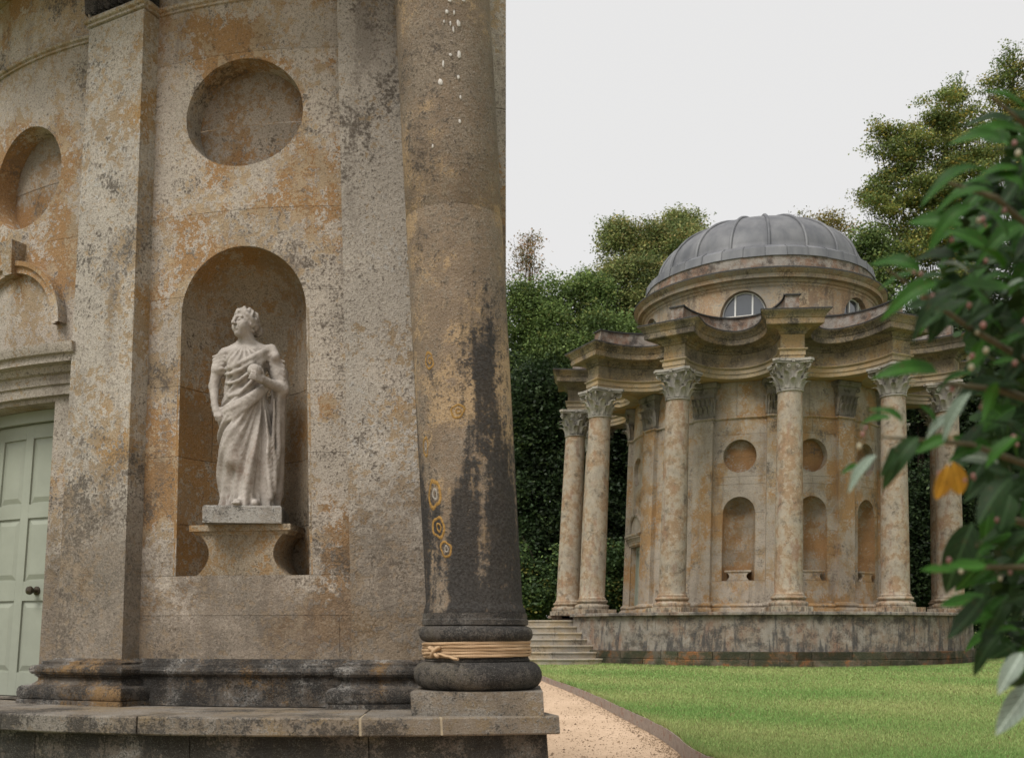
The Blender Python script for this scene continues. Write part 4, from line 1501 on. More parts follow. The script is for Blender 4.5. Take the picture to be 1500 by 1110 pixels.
    # her left arm, bent, with mantle over it
    cap((.15, .01, .985), (.205, .0, .88), .055, .058, .03)
    cap((.205, .0, .88), (.232, -.02, .78), .056, .048, .03)
    for j in range(6): cap((.135 + .01 * j, -.055 + .004 * j, .985 - .028 * j), (.245 - .002 * j, -.035 - .004 * j, .955 - .03 * j), .0085, .008, .018)
    cap((.235, -.03, .775), (.145, -.135, .795), .039, .027, .015)
    cap((.145, -.135, .795), (.105, -.180, .806), .027, .030, .008)
    ell((.068, -.196, .848), (.048, .047, .046), .001)
    for j in range(4):
        z0 = .785 + j * .0135
        chain([(.113 - .003 * j, -.200, z0), (.080, -.240 + .003 * abs(j - 1.5), z0 + .004), (.040 + .007 * j, -.242, z0 + .008)], [.0098, .0095, .008], .004)
    chain([(.125, -.16, .815), (.12, -.18, .848), (.105, -.19, .876)], [.011, .0105, .0085], .006)
    # mantle falling from the arm, its edge in zigzag
    cap((.205, .01, .80), (.185, .02, .10), .052, .05, .03)
    for (x0, y0, x1, y1, r, zt, zb) in ((.215, -.040, .196, -.05, .017, .80, .20), (.175, -.070, .185, -.085, .014, .70, .10), (.13, -.105, .158, -.112, .013, .62, .06)):
        n = 7
        P = [(x0 + (x1 - x0) * t + .006 * math.sin(t * 9 + x0 * 40), y0 + (y1 - y0) * t - .006 * math.sin(t * 16), zt + (zb - zt) * t) for t in np.linspace(0, 1, n)]
        chain(P, [r * (.5 + .75 * t) for t in np.linspace(0, 1, n)], .028)
    # feet under the hem
    chain([(-.03, -.10, .018), (-.05, -.185, .014)], [.034, .026], .015); chain([(.06, -.10, .018), (.065, -.17, .014)], [.032, .025], .015)
    for j in range(4): cap((-.072 + .013 * j, -.195, .012), (-.076 + .014 * j, -.215, .010), .0095, .008, .005)
    # neck and head, turned and lifted
    cap((-.012, .0, 1.04), (-.018, -.012, 1.14), .047, .041, .03)
    hc = np.array((-.024, -.020, 1.196))
    fwd = np.array((-.64, -.74, .08)); fwd /= np.linalg.norm(fwd)
    upv = np.array((.05, .14, .98)); rt = np.cross(fwd, upv); rt /= np.linalg.norm(rt); upv = np.cross(rt, fwd)
    M = [rt, fwd, upv]
    def hp(x, y, z): return hc + rt * x + fwd * y + upv * z
    ell(hp(0, -.012, .018), (.070, .084, .082), .01, M=M)
    ell(hp(0, .026, -.026), (.055, .055, .072), .02, M=M)
    ell(hp(0, .055, -.078), (.026, .024, .022), .02, M=M)
    ell(hp(.032, .05, -.03), (.026, .028, .03), .02, M=M); ell(hp(-.032, .05, -.03), (.026, .028, .03), .02, M=M)
    for e in (-1, 1):
        ell(hp(e * .029, .090, .004), (.020, .018, .013), .012, True, M=M)
        ell(hp(e * .029, .0685, .003), (.0155, .0125, .0095), .004, M=M)
        cap(hp(e * .008, .083, .024), hp(e * .046, .066, .022), .0075, .006, .01)
        ell(hp(e * .067, -.005, -.005), (.009, .018, .026), .006, M=M)
    cap(hp(0, .080, .022), hp(0, .104, -.022), .0085, .0115, .007)
    ell(hp(.011, .094, -.025), (.008, .009, .007), .005, M=M); ell(hp(-.011, .094, -.025), (.008, .009, .007), .005, M=M)
    cap(hp(-.017, .079, -.046), hp(.017, .079, -.046), .0055, .0055, .006); cap(hp(0, .086, -.046), hp(0, .086, -.047), .007, .007, .006)
    cap(hp(-.014, .079, -.058), hp(.014, .079, -.058), .006, .006, .006)
    def hair(x, y, z):
        px_, py_, pz_ = x - hc[0], y - hc[1], z - hc[2]
        a = rt[0] * px_ + rt[1] * py_ + rt[2] * pz_; b = fwd[0] * px_ + fwd[1] * py_ + fwd[2] * pz_; c = upv[0] * px_ + upv[1] * py_ + upv[2] * pz_
        q = np.sqrt((a / .079) ** 2 + ((b + .016) / .094) ** 2 + ((c - .022) / .090) ** 2)
        an = np.arctan2(a, c + .02)
        wave = .0052 * np.sin(an * 13 + 3.5 * np.sin(b * 55)) + .003 * np.sin(b * 120 + an * 6)
        d = (q - 1) * .079 - wave
        cutp = (b * .82 - c * .57) - .026 + .35 * a * a / .07          # hairline
        return np.maximum(d, cutp)
    add(hc - .13, hc + .13, hair, .006)
    ell(hp(0, -.112, -.012), (.042, .036, .040), .012, M=M)
    for e in (-1, 1): chain([hp(e * .06, .03, .045), hp(e * .072, .0, .018), hp(e * .062, -.05, -.01), hp(e * .03, -.09, -.018)], [.012, .015, .016, .014], .008)
    # weathering of the carved surface
    Dd[:] += .0012 * np.sin(X * 210 + 3 * np.sin(Y * 150)) * np.sin(Z * 190 + 2 * np.sin(X * 130))
    # naive surface nets
    neg = Dd < 0
    nx, ny, nz = Dd.shape
    c = np.zeros((nx - 1, ny - 1, nz - 1), np.int8)
    corners = [(i, j, k) for i in (0, 1) for j in (0, 1) for k in (0, 1)]
    for i, j, k in corners: c += neg[i:nx - 1 + i, j:ny - 1 + j, k:nz - 1 + k]
    cells = np.argwhere((c > 0) & (c < 8))
    vid = -np.ones(c.shape, np.int32); vid[tuple(cells.T)] = np.arange(len(cells))
    acc = np.zeros((len(cells), 3)); cnt = np.zeros(len(cells))
    for A_ in corners:
        for ax in range(3):
            if A_[ax] == 1: continue
            B_ = list(A_); B_[ax] = 1
            ia = cells + np.array(A_); ib = cells + np.array(B_)
            da = Dd[tuple(ia.T)]; db = Dd[tuple(ib.T)]
            m = (da < 0) != (db < 0)
            t = np.where(m, da / np.where(m, da - db, 1), 0)
            p = ia + (ib - ia) * t[:, None]
            acc[m] += p[m]; cnt[m] += 1
    P = acc / cnt[:, None]
    P = np.stack([xs[0] + P[:, 0] * h, ys[0] + P[:, 1] * h, zs[0] + P[:, 2] * h], 1)
    Fq = []
    for ax in range(3):
        o1, o2 = [(1, 2), (2, 0), (0, 1)][ax]
        sl_a = [slice(1, -1)] * 3; sl_b = [slice(1, -1)] * 3
        sl_a[ax] = slice(0, -1); sl_b[ax] = slice(1, None)
        na = neg[tuple(sl_a)]; nb = neg[tuple(sl_b)]
        e = np.argwhere(na != nb)
        st = na[tuple(e.T)]
        base = e.copy()
        base[:, [k for k in range(3) if k != ax]] += 1
        def v(d1, d2):
            q = base.copy(); q[:, o1] -= d1; q[:, o2] -= d2
            return vid[tuple(q.T)]
        quad = np.stack([v(0, 0), v(1, 0), v(1, 1), v(0, 1)], 1)
        quad[~st] = quad[~st][:, ::-1]
        Fq.append(quad)
    return P, np.vstack(Fq)

SP, SF = build_statue()
def statue_mat():
    T = NT('weathered_marble')
    a = T.noise(9, 8, .7); b = T.noise(42, 6, .7, off=2.0); f = T.noise(150, 4, .7)
    g = T.n('ShaderNodeNewGeometry')
    c = T.mix(T.ramp(a, .35, .65), (.40, .36, .32), (.25, .222, .192))
    c = T.mix(T.ramp(b, .55, .66, 0, .6), c, (.20, .178, .155))
    r = T.math('ADD', T.math('MULTIPLY', T.noise(5, 6, .65, vec=T.mapped((1, 1, .5), (3.3, 1, .4))), .7), T.math('MULTIPLY', b, .3))
    zm = T.ramp(T.z(), 2.75, 3.3, .07, -.12)
    c = T.mix(T.ramp(T.math('ADD', r, zm), .57, .67, 0, .6), c, (.19, .125, .09))
    c = T.mix(T.ramp(f, .58, .72, 0, .6), c, (.13, .12, .105))
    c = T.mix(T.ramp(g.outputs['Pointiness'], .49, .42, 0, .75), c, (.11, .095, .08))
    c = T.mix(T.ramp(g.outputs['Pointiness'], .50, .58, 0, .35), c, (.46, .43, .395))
    return T.finish(c, .85, T.math('ADD', b, f), .35, .006, spec=.2)
MARB = statue_mat()
sang = B1
sb = WN(np.array([((R - .10) * math.sin(sang), -(R - .10) * math.cos(sang), 1.163)]))[0]
STAT = root('statue', 'pale weathered stone statue of a draped woman holding a round fruit, standing in the niche', 'statue', tuple(sb))
blk = .112
ry = 6 * D2R
def WS(v):
    v = np.asarray(v, float)
    c, s = math.cos(ry), math.sin(ry)
    return np.stack([sb[0] + v[:, 0] * c - v[:, 1] * s, sb[1] + v[:, 0] * s + v[:, 1] * c, sb[2] + v[:, 2]], 1)
stat_s = 1.0
fig = SP.copy(); fig[:, 0] = fig[:, 0] * .94 + .012
fig[:, 2] += blk + .004
o = obj('figure', WS(fig), SF, MARB, STAT, 180)
e = .012
V = []
for (hx, hy, z) in ((.245, .205, .001), (.245, .205, blk - e), (.237, .197, blk)):
    V += [(-hx, -hy, z), (hx, -hy, z), (hx, hy, z), (-hx, hy, z)]
F = [(k * 4 + i, k * 4 + (i + 1) % 4, k * 4 + 4 + (i + 1) % 4, k * 4 + 4 + i) for k in range(2) for i in range(4)] + [(8, 9, 10, 11), (3, 2, 1, 0)]
obj('plinth', WS(np.array(V)), F, N_PLIN, STAT)

# ------------------------------------------------------------------ ground, path, lawn
def g_(y):
    return np.interp(y, [-30, 11.2, 24.6, 34, 60, 200], [.22, .22, .733, .80, 1.3, 4.0])
def hstep(y):
    return np.interp(y, [0, 12, 16, 22, 26], [.19, .18, .14, .085, .06])
def p_(y):
    return g_(y) - hstep(y)
def ray_ground(px, py, zf):
    lo, hi = 6.0, 60.0
    for _ in range(60):
        m = (lo + hi) / 2
        if HOR + (EYE - zf(m)) / m * 1500 > py: lo = m
        else: hi = m
    return ((px - 750) / 1500 * lo, lo)
top_px = [(1034, 1108), (991, 1078), (962, 1061), (919, 1041), (875, 1021), (838, 1006), (806, 995), (775, 986.5)]
CR = [(5.2, -12), (4.2, -3), (3.6, 5), (2.9, 9)] + [ray_ground(a, b, g_) for a, b in top_px] + [(-.9, 23.2), (-3.5, 24.0), (-8, 24.8), (-20, 26)]
CL = [(-16, -12), (-15, -3), (-12, 3.5), (-4, 5.0), (-.3, 6.2), (.25, 8.5), (.33, 10.5), (.30, 11.8), (.20, 13.2), (.05, 15.2), (-.25, 17.0), (-.7, 18.4), (-1.3, 19.4), (-2.2, 20.1), (-3.2, 20.6), (-4.5, 21.0), (-6, 21.4), (-10, 22.2), (-20, 23.2)]
def resample(P, n):
    P = np.array(P, float)
    # smooth (Catmull-Rom) then even spacing
    out = []
    for i in range(len(P) - 1):
        p0, p1, p2, p3 = P[max(i - 1, 0)], P[i], P[i + 1], P[min(i + 2, len(P) - 1)]
        for t in np.linspace(0, 1, 12, endpoint=False):
            out.append(.5 * ((2 * p1) + (p2 - p0) * t + (2 * p0 - 5 * p1 + 4 * p2 - p3) * t * t + (3 * p1 - p0 - 3 * p2 + p3) * t ** 3))
    out.append(P[-1])
    out = np.array(out)
    s = np.r_[0, np.cumsum(np.linalg.norm(np.diff(out, axis=0), axis=1))]
    q = np.linspace(0, s[-1], n)
    return np.stack([np.interp(q, s, out[:, 0]), np.interp(q, s, out[:, 1])], 1)
NR = 120
cr = resample(CR, NR); cl = resample(CL, NR)

def lawn_mat():
    T = NT('lawn_turf')
    a = T.noise(.5, 5, .6); b = T.noise(9, 6, .7); f = T.noise(60, 4, .7)
    c = T.mix(T.ramp(a, .38, .62), (.17, .24, .075), (.24, .28, .10))
    c = T.mix(T.ramp(b, .48, .66, 0, .7), c, (.115, .115, .04))
    c = T.mix(T.ramp(f, .55, .7, 0, .7), c, (.03, .045, .012))
    return T.finish(c, .95, f, .5, .02, spec=.1)
def path_mat():
    T = NT('sandy_gravel')
    a = T.noise(1.1, 5, .6); b = T.noise(14, 6, .7); f = T.noise(70, 4, .75); v = T.vor(55)
    c = T.mix(T.ramp(a, .36, .64), (.54, .395, .275), (.45, .325, .22))
    c = T.mix(T.ramp(b, .5, .68, 0, .5), c, (.29, .20, .125))
    c = T.mix(T.ramp(f, .58, .7, 0, .75), c, (.17, .12, .08))
    c = T.mix(T.ramp(v, .16, .08, 0, .45), c, (.56, .46, .35))
    return T.finish(c, .95, T.math('ADD', f, v), .5, .015, spec=.1)
LAWN = lawn_mat(); PATHM = path_mat()

def strip(name, A, B, zf, mat, nx, power=1.0):
    k = np.linspace(0, 1, nx) ** power
    V = []
    for i in range(len(A)):
        P = A[i] + (B[i] - A[i]) * k[:, None]
        z = zf(P[:, 1])
        V.extend(np.column_stack([P, z]))
    return obj(name, V, grid_faces(len(A), nx, flip=True), mat, None, 180)
ang = np.linspace(-75, 175, NR) * D2R
far = np.stack([190 * np.cos(ang), 190 * np.sin(ang)], 1)
tag(strip('lawn', cr, far, g_, LAWN, 60, 3.0), kind='structure')
angl = np.linspace(-95, -185, NR) * D2R
farl = np.stack([190 * np.cos(angl), 190 * np.sin(angl)], 1)
def zleft(y): return p_(y) + np.minimum(.06, hstep(y))
tag(strip('lawn', cl, farl, zleft, LAWN, 50, 3.0), kind='structure')
tag(strip('gravel_path', cl, cr, p_, PATHM, 14), kind='structure')

EDGE_M = None
def edge_mat():
    T = NT('rusty_steel')
    a = T.noise(6, 6, .65); f = T.noise(45, 5, .7)
    c = T.mix(T.ramp(a, .38, .62), (.20, .155, .125), (.30, .255, .215))
    c = T.mix(T.ramp(T.math('ADD', a, T.math('MULTIPLY', f, .4)), .72, .82, 0, .8), c, (.16, .075, .04))
    return T.finish(c, .75, f, .2, .004, spec=.3)
EDGE_M = edge_mat()
edging = root('path_edging', 'rusty steel edging strip curving between the gravel path and the lawn', 'edging', (float(cr[60, 0]), float(cr[60, 1]), float(p_(cr[60, 1]))))
nb = 12
for b in range(nb):
    seg = cr[b * NR // nb: min(NR, (b + 1) * NR // nb + 1)]
    if len(seg) < 2: continue
    d = np.gradient(seg, axis=0); n = np.stack([-d[:, 1], d[:, 0]], 1); n /= np.linalg.norm(n, axis=1)[:, None]
    q = []
    for i, (p, nn) in enumerate(zip(seg, n)):
        jz = rnd.uniform(-.008, .008)
        zt = float(g_(p[1])) + .022 + jz; zb = float(p_(p[1])) - .05
        for off, z in ((0.002, zb), (0.002, zt), (.020, zt), (.020, zb)):
            q.append((p[0] + nn[0] * off, p[1] + nn[1] * off, z))
    m = len(seg)
    F = []
    for i in range(m - 1):
        for j in range(4):
            k = (j + 1) % 4
            F.append((i * 4 + j, (i + 1) * 4 + j, (i + 1) * 4 + k, i * 4 + k))
    F.append((3, 2, 1, 0)); F.append(tuple(4 * (m - 1) + j for j in range(4)))
    obj('edging_plate', q, F, EDGE_M, edging)

def edge_x(y):
    return np.interp(y, cr[:, 1], cr[:, 0])
# grass blades
BLADE = leafmat('grass_blade', .3, .6, .15)
def blades(name, n, label, sampler, hmul=1.0, zf=g_):
    xy = sampler(n)
    n = len(xy)
    z = zf(xy[:, 1])
    h = rng.uniform(.018, .05, n) * hmul
    a = rng.uniform(0, 2 * np.pi, n)
    w = rng.uniform(.004, .009, n) * (xy[:, 1] / 14)
    lx, ly = rng.normal(0, .45, n) * h, rng.normal(0, .45, n) * h
    V = np.empty((n, 3, 3), np.float32)
    V[:, 0] = np.stack([xy[:, 0] - w * np.cos(a), xy[:, 1] - w * np.sin(a), z - .004], 1)
    V[:, 1] = np.stack([xy[:, 0] + w * np.cos(a), xy[:, 1] + w * np.sin(a), z - .004], 1)
    V[:, 2] = np.stack([xy[:, 0] + lx, xy[:, 1] + ly, z + h], 1)
    pat = np.sin(xy[:, 0] * 1.1 + 1.7 * np.sin(xy[:, 1] * .9)) + np.sin(xy[:, 1] * 1.7 + xy[:, 0] * .6 + 2) + rng.normal(0, .9, n)
    t = np.clip(.5 + .22 * pat, 0, 1)[:, None]
    c = np.array((.185, .325, .09)) * (1 - t) + np.array((.38, .42, .165)) * t
    dry = rng.random(n) < .10
    c[dry] = np.array((.25, .205, .095)) * rng.uniform(.7, 1.1, (dry.sum(), 1))
    c *= rng.uniform(.75, 1.25, (n, 1))
    o = fast_mesh(name, V.reshape(-1, 3), 3, BLADE, None, np.repeat(c, 3, 0))
    return tag(o, label, 'grass', 'stuff')
def s_right(n):
    u = rng.random(n)
    y = 1 / (1 / 10.6 + u * (1 / 30.0 - 1 / 10.6))
    x = edge_x(y) + rng.random(n) * (.53 * y + 1.5 - edge_x(y))
    r = np.hypot(x - AX, y - AY)
    rs = np.hypot(x - (AX + scx), y - (AY + scy))
    ok = (r > 6.08) & (rs > 3.2) & (x > edge_x(y) + .012)
    return np.stack([x, y], 1)[ok]
blades('lawn_grass', 330000, 'short mown green grass of the lawn below the domed temple', s_right)
def s_left(n):
    y = rng.uniform(9, 17, n); xe = np.interp(y, cl[:, 1], cl[:, 0]); x = xe - rng.random(n) ** 1.5 * 1.2
    return np.stack([x, y], 1)
def s_edge(n):
    y = 1 / (1 / 10.6 + rng.random(n) * (1 / 23.0 - 1 / 10.6)); x = edge_x(y) + .012 + rng.random(n) ** 2 * .12
    return np.stack([x, y], 1)
blades('edge_grass', 9000, 'longer ragged grass leaning over the steel path edging', s_edge, 1.9)
def s_foot(n):
    a = rng.uniform(-62, 75, n) * D2R; r = 6.1 + rng.random(n) ** 2 * .22
    return np.stack([AX + r * np.sin(a), AY - r * np.cos(a)], 1)
blades('foot_grass', 12000, 'tufts of longer grass along the mossy foot of the podium', s_foot, 1.3)
blades('verge_grass', 16000, 'sliver of green grass along the left side of the gravel path', s_left, zf=zleft)
# loose pebbles and grit on the path
n = 5200
y = 1 / (1 / 10.5 + rng.random(n) * (1 / 24.0 - 1 / 10.5))
xr_ = edge_x(y); xl_ = np.interp(y, cl[:, 1], cl[:, 0])
t = np.where(rng.random(n) < .45, 1 - rng.random(n) ** 2 * .14, rng.random(n))
x = xl_ + (xr_ - xl_) * t * .995
s = rng.uniform(.004, .013, n) * (1 + (rng.random(n) < .05) * 1.0)
c0 = np.stack([x, y, p_(y) + s * .2], 1)
octv = np.array([(1, 0, 0), (0, 1, 0), (-1, 0, 0), (0, -1, 0), (0, 0, .7)])
V = c0[:, None, :] + octv[None] * s[:, None, None] * rng.uniform(.6, 1.3, (n, 5, 1))
tri = [(0, 1, 4), (1, 2, 4), (2, 3, 4), (3, 0, 4)]
V = np.stack([V[:, list(f)] for f in tri], 1).reshape(-1, 3)
pc = rng.uniform(.5, 1.15, (n, 1)) * np.array((.36, .26, .17))
tag(fast_mesh('path_grit', V, 3, BLADE, None, np.repeat(pc, 12, 0)), 'loose grit and small stones strewn over the sandy path', 'grit', 'stuff')

# ------------------------------------------------------------------ trees
LEAF = leafmat('tree_leaf', .30, .55, .2)
BARK = plain('bark', (.055, .043, .032), .95, .1, .4, 14, .6)
def tree(name, label, lobes, nclump, cols, leaf=.15, spread=.30, m=26, trunk=None, ymin=-1.0, shell=.5, flat=.55, group='trees behind the temple'):
    """lobes: (px, py, depth, half width px, half height px, weight); cols: list of (colour, share)"""
    L = []
    for (px, py, d, rx, rz, w) in lobes:
        c = at(px, py, d); L.append((c, np.array([rx / 1500 * d, rx / 1500 * d * .9, rz / 1500 * d]), w))
    base = trunk if trunk else (lobes[0][0], lobes[0][2], .3)
    bx, bd, br = base
    tx = (bx - 750) / 1500 * bd
    gz = float(np.interp(bd, [0, 34, 60], [.22, .8, 1.3]))
    r = root(name, label, 'tree', (tx, bd, gz), group)
    # trunk and limbs
    G = Geo()
    topc = max(L, key=lambda l: l[0][2])[0]
    zt = topc[2]
    P = [np.array((tx, bd, gz - .2))]
    for k in range(1, 8):
        t = k / 7
        P.append(np.array((tx + (topc[0] - tx) * t ** 1.5 * .7 + rnd.uniform(-.12, .12), bd + (topc[1] - bd) * t * .6 + rnd.uniform(-.12, .12), gz + (zt - gz) * t)))
    G.add(*tube(P, [br * (1 - .82 * k / 7) for k in range(8)], 8))
    obj('trunk', G.v, G.f, BARK, r, 60)
    G = Geo()
    for c, rad, w in L:
        zs_ = gz + (c[2] - gz) * rnd.uniform(.45, .7)
        t = np.clip((zs_ - gz) / (zt - gz), 0, 1)
        p0 = P[min(7, int(t * 7))]
        for q in range(3):
            e = c + rad * np.array([rnd.uniform(-.8, .8), rnd.uniform(-.8, .5), rnd.uniform(-.2, .8)])
            mid = (p0 + e) / 2 + np.array([rnd.uniform(-.4, .4), rnd.uniform(-.3, .3), rnd.uniform(.1, .6)])
            tt = np.linspace(0, 1, 6)[:, None]
            C = (1 - tt) ** 2 * p0 + 2 * tt * (1 - tt) * mid + tt ** 2 * e
            G.add(*tube(C, np.linspace(br * .2, .008, 6), 5, False))
            for s_ in range(3):
                e2 = C[3 + s_ % 3] + rad * np.array([rnd.uniform(-.7, .7), rnd.uniform(-.7, .5), rnd.uniform(-.1, .7)])
                G.add(*tube([C[2 + s_], (C[2 + s_] + e2) / 2 + np.array([0, 0, .15]), e2], [br * .06, .012, .005], 4, False))
    obj('limbs', G.v, G.f, BARK, r, 60)
    # leaves in clumps through the crown
    S = []
    for c, rad, w in L:
        airy = cols is BEECH or cols is GOLD or cols is RUSSET
        k = 24 if airy else 14
        for q in range(k):
            v = rng.normal(size=3); v /= np.linalg.norm(v)
            if v[1] > .5: v[1] = -v[1]
            f = rng.uniform(.15, .30) if airy else rng.uniform(.26, .46)
            sh_ = np.array([1.5, 1.3, .5]) if airy else np.array([1.1, 1.1, .8])
            S.append((c + v * rad * (rng.uniform(.35, 1.02) if airy else rng.uniform(.55, .82)), rad * f * sh_, w))
        S.append((c, rad * (.95 if cols is DARK else .75), w * (2.2 if cols is DARK else .25 if airy else .8)))
    L = S
    wts = np.array([w * l[1][0] * l[1][2] for (l, w) in zip(L, [l[2] for l in L])]); wts /= wts.sum()
    li = rng.choice(len(L), nclump, p=wts)
    u = rng.normal(size=(nclump, 3)); u /= np.linalg.norm(u, axis=1)[:, None]
    u[:, 1] = np.where(u[:, 1] > .45, -u[:, 1], u[:, 1])
    u[:, 2] = np.where((u[:, 2] < -.3) & (rng.random(nclump) < .6), -u[:, 2], u[:, 2])
    rad = (shell ** 3 + (1.06 ** 3 - shell ** 3) * rng.random(nclump)) ** (1 / 3)
    rad *= 1 + .10 * np.sin(u[:, 0] * 9 + li) * np.sin(u[:, 2] * 8 + li * 2)
    C = np.array([l[0] for l in L])[li] + u * rad[:, None] * np.array([l[1] for l in L])[li]
    keep = C[:, 2] > gz + .1
    C = C[keep]
    nclump = len(C)
    share = np.array([s for _, s in cols]); share = share / share.sum()
    ci = rng.choice(len(cols), nclump, p=share)
    cc = np.array([c for c, _ in cols])[ci] * rng.uniform(.65, 1.3, (nclump, 1)) * rng.uniform(.75, 1.3, len(L))[li][keep][:, None]
    n = nclump * m
    off = rng.normal(size=(nclump, m, 3)) * np.array([spread, spread, spread * flat])
    ctr = (C[:, None] + off).reshape(-1, 3)
    col = np.repeat(cc, m, 0) * rng.uniform(.8, 1.2, (n, 1))
    t = rng.normal(size=(n, 3)); t[:, 2] = t[:, 2] * .5 - .25; t /= np.linalg.norm(t, axis=1)[:, None]
    nn = rng.normal(size=(n, 3)) * .75 + np.array([0, -.25, .8])
    b = np.cross(nn, t); b /= np.linalg.norm(b, axis=1)[:, None] + 1e-9
    s = leaf * rng.uniform(.65, 1.25, (n, 1))
    V = np.stack([ctr - t * s * .5, ctr + b * s * .30, ctr + t * s * .5, ctr - b * s * .30], 1).reshape(-1, 3)
    fast_mesh('crown', V, 4, LEAF, r, np.repeat(col, 4, 0))
    return r

LIME = [((0.203, 0.235, 0.081), 5), ((0.286, 0.287, 0.104), 3), ((0.131, 0.175, 0.065), 3), ((0.356, 0.287, 0.109), 1)]
DARK = [((0.026, 0.046, 0.017), 5), ((0.042, 0.066, 0.023), 3), ((0.018, 0.029, 0.013), 3), ((0.072, 0.102, 0.035), .6)]
MIDG = [((0.125, 0.183, 0.055), 5), ((0.177, 0.239, 0.070), 3), ((0.083, 0.125, 0.042), 3), ((0.229, 0.239, 0.073), .8)]
BEECH = [((0.168, 0.202, 0.059), 5), ((0.232, 0.240, 0.064), 3), ((0.104, 0.150, 0.046), 4), ((0.352, 0.278, 0.062), 1.6)]
GOLD = [((0.280, 0.231, 0.063), 3), ((0.182, 0.182, 0.056), 3), ((0.350, 0.238, 0.070), 1.5)]
RUSSET = [((0.238, 0.161, 0.084), 3), ((0.168, 0.161, 0.070), 3), ((0.322, 0.182, 0.098), 1)]
LAUREL = [((0.044, 0.078, 0.027), 4), ((0.071, 0.116, 0.037), 3), ((0.153, 0.212, 0.060), .7), ((0.255, 0.238, 0.060), .25)]

tree('lime_tree', 'broad green lime tree rising just left of the lead dome', [(975, 385, 44, 56, 70, 1.2), (915, 370, 44, 40, 52, 1), (1000, 345, 45, 36, 36, 1), (930, 430, 43, 60, 60, 1), (960, 470, 43, 60, 60, .6)], 2300, LIME, .115, .26, 34)
tree('leafy_tree', 'rounded mid-green tree filling the left side behind the columns', [(860, 455, 42, 50, 62, 1.1), (800, 480, 41, 45, 65, 1), (880, 520, 41, 62, 70, 1), (815, 560, 41, 70, 80, 1), (760, 470, 41, 40, 55, .8), (910, 560, 41, 40, 80, .6)], 2700, MIDG, .115, .26, 34)
tree('sparse_tree', 'thin russet-leaved tree top at the left edge of the sky', [(772, 372, 47, 20, 30, 1), (762, 405, 47, 32, 24, 1), (788, 390, 47, 12, 14, .6), (778, 350, 47, 8, 12, .6)], 120, RUSSET, .11, .26, 18, (765, 47, .12))
tree('yew_tree', 'dark evergreen yew standing behind the stair and leftmost columns', [(790, 620, 39, 62, 95, 1), (850, 640, 39.5, 55, 100, 1), (770, 720, 38.5, 55, 100, 1), (830, 760, 38.5, 70, 110, 1), (780, 830, 38, 60, 90, .9), (900, 700, 40, 60, 140, 1), (910, 830, 39, 60, 90, 1)], 4200, DARK, .15, .27)
tree('laurel_shrub', 'low glossy laurel with paler sprays behind the temple stair', [(790, 880, 35.5, 45, 55, 1), (830, 850, 35.8, 36, 60, 1), (900, 850, 36.5, 36, 70, 1), (760, 850, 35.5, 30, 70, 1)], 900, LAUREL, .14, .24, 22, (800, 36, .12))
tree('beech_tree', 'tall thin-leaved beech turning yellow, right of the lead dome', [(1320, 230, 43, 45, 50, 1), (1370, 200, 43.5, 40, 55, 1), (1395, 145, 44, 18, 30, .8), (1300, 300, 43, 48, 40, 1), (1360, 300, 43, 60, 55, 1), (1275, 290, 43, 22, 18, .8), (1285, 195, 43, 12, 22, .5), (1330, 375, 42.5, 60, 50, 1), (1410, 260, 43, 50, 70, 1), (1400, 400, 42.5, 60, 70, .9), (1420, 180, 44, 24, 35, .8)], 3600, BEECH, .115, .22, 24, (1380, 43, .22), shell=.2, flat=.42)
tree('beech_tree', 'highest beech at the right edge of the sky above the evergreen shrub', [(1475, 110, 45, 22, 35, 1), (1490, 170, 45, 45, 45, 1), (1455, 130, 45, 22, 25, .8), (1480, 75, 45, 8, 14, .5), (1530, 130, 45, 50, 70, 1), (1490, 260, 44.5, 60, 80, 1), (1550, 250, 44.5, 70, 110, 1)], 2100, BEECH, .115, .22, 24, (1500, 45, .25), shell=.25, flat=.42)
tree('maple_tree', 'small golden-leaved tree top showing behind the right shoulder of the dome', [(1205, 335, 50, 36, 22, 1), (1225, 345, 50, 28, 28, 1), (1170, 318, 50, 16, 7, .4), (1235, 322, 50, 10, 10, .5), (1200, 390, 50, 50, 40, .6)], 260, GOLD, .13, .26, 18, (1210, 50, .2), shell=.2)
tree('holm_oak', 'dark green tree squeezed between the dome and the beech', [(1265, 365, 42, 24, 28, 1), (1290, 400, 42, 36, 40, 1), (1270, 450, 42, 40, 50, 1)], 650, MIDG, .13, .26)
tree('evergreen_tree', 'dark evergreen mass behind the right-hand columns', [(1350, 560, 40, 55, 110, 1), (1400, 640, 40, 60, 120, 1), (1370, 780, 39, 62, 110, 1), (1450, 560, 40, 60, 110, 1), (1450, 740, 39.5, 60, 130, 1), (1420, 860, 39, 60, 80, 1), (1340, 860, 39, 50, 80, 1), (1490, 860, 39, 50, 100, 1)], 4200, DARK, .15, .27)
tree('evergreen_tree', 'dark evergreen mass beyond the right edge of the lawn', [(1530, 600, 41, 70, 130, 1), (1560, 420, 42, 70, 120, 1), (1540, 800, 40, 70, 130, 1), (1470, 440, 42, 60, 90, 1)], 2000, DARK, .16, .28)
tree('hedge_tree', 'dark tree hidden behind the middle of the domed temple', [(1060, 640, 41, 80, 130, 1), (1060, 800, 40, 80, 120, 1), (1200, 640, 41, 90, 130, 1), (1200, 800, 40, 90, 120, 1), (985, 620, 41, 60, 120, 1), (985, 800, 40, 60, 110, 1)], 2200, DARK, .2, .34)
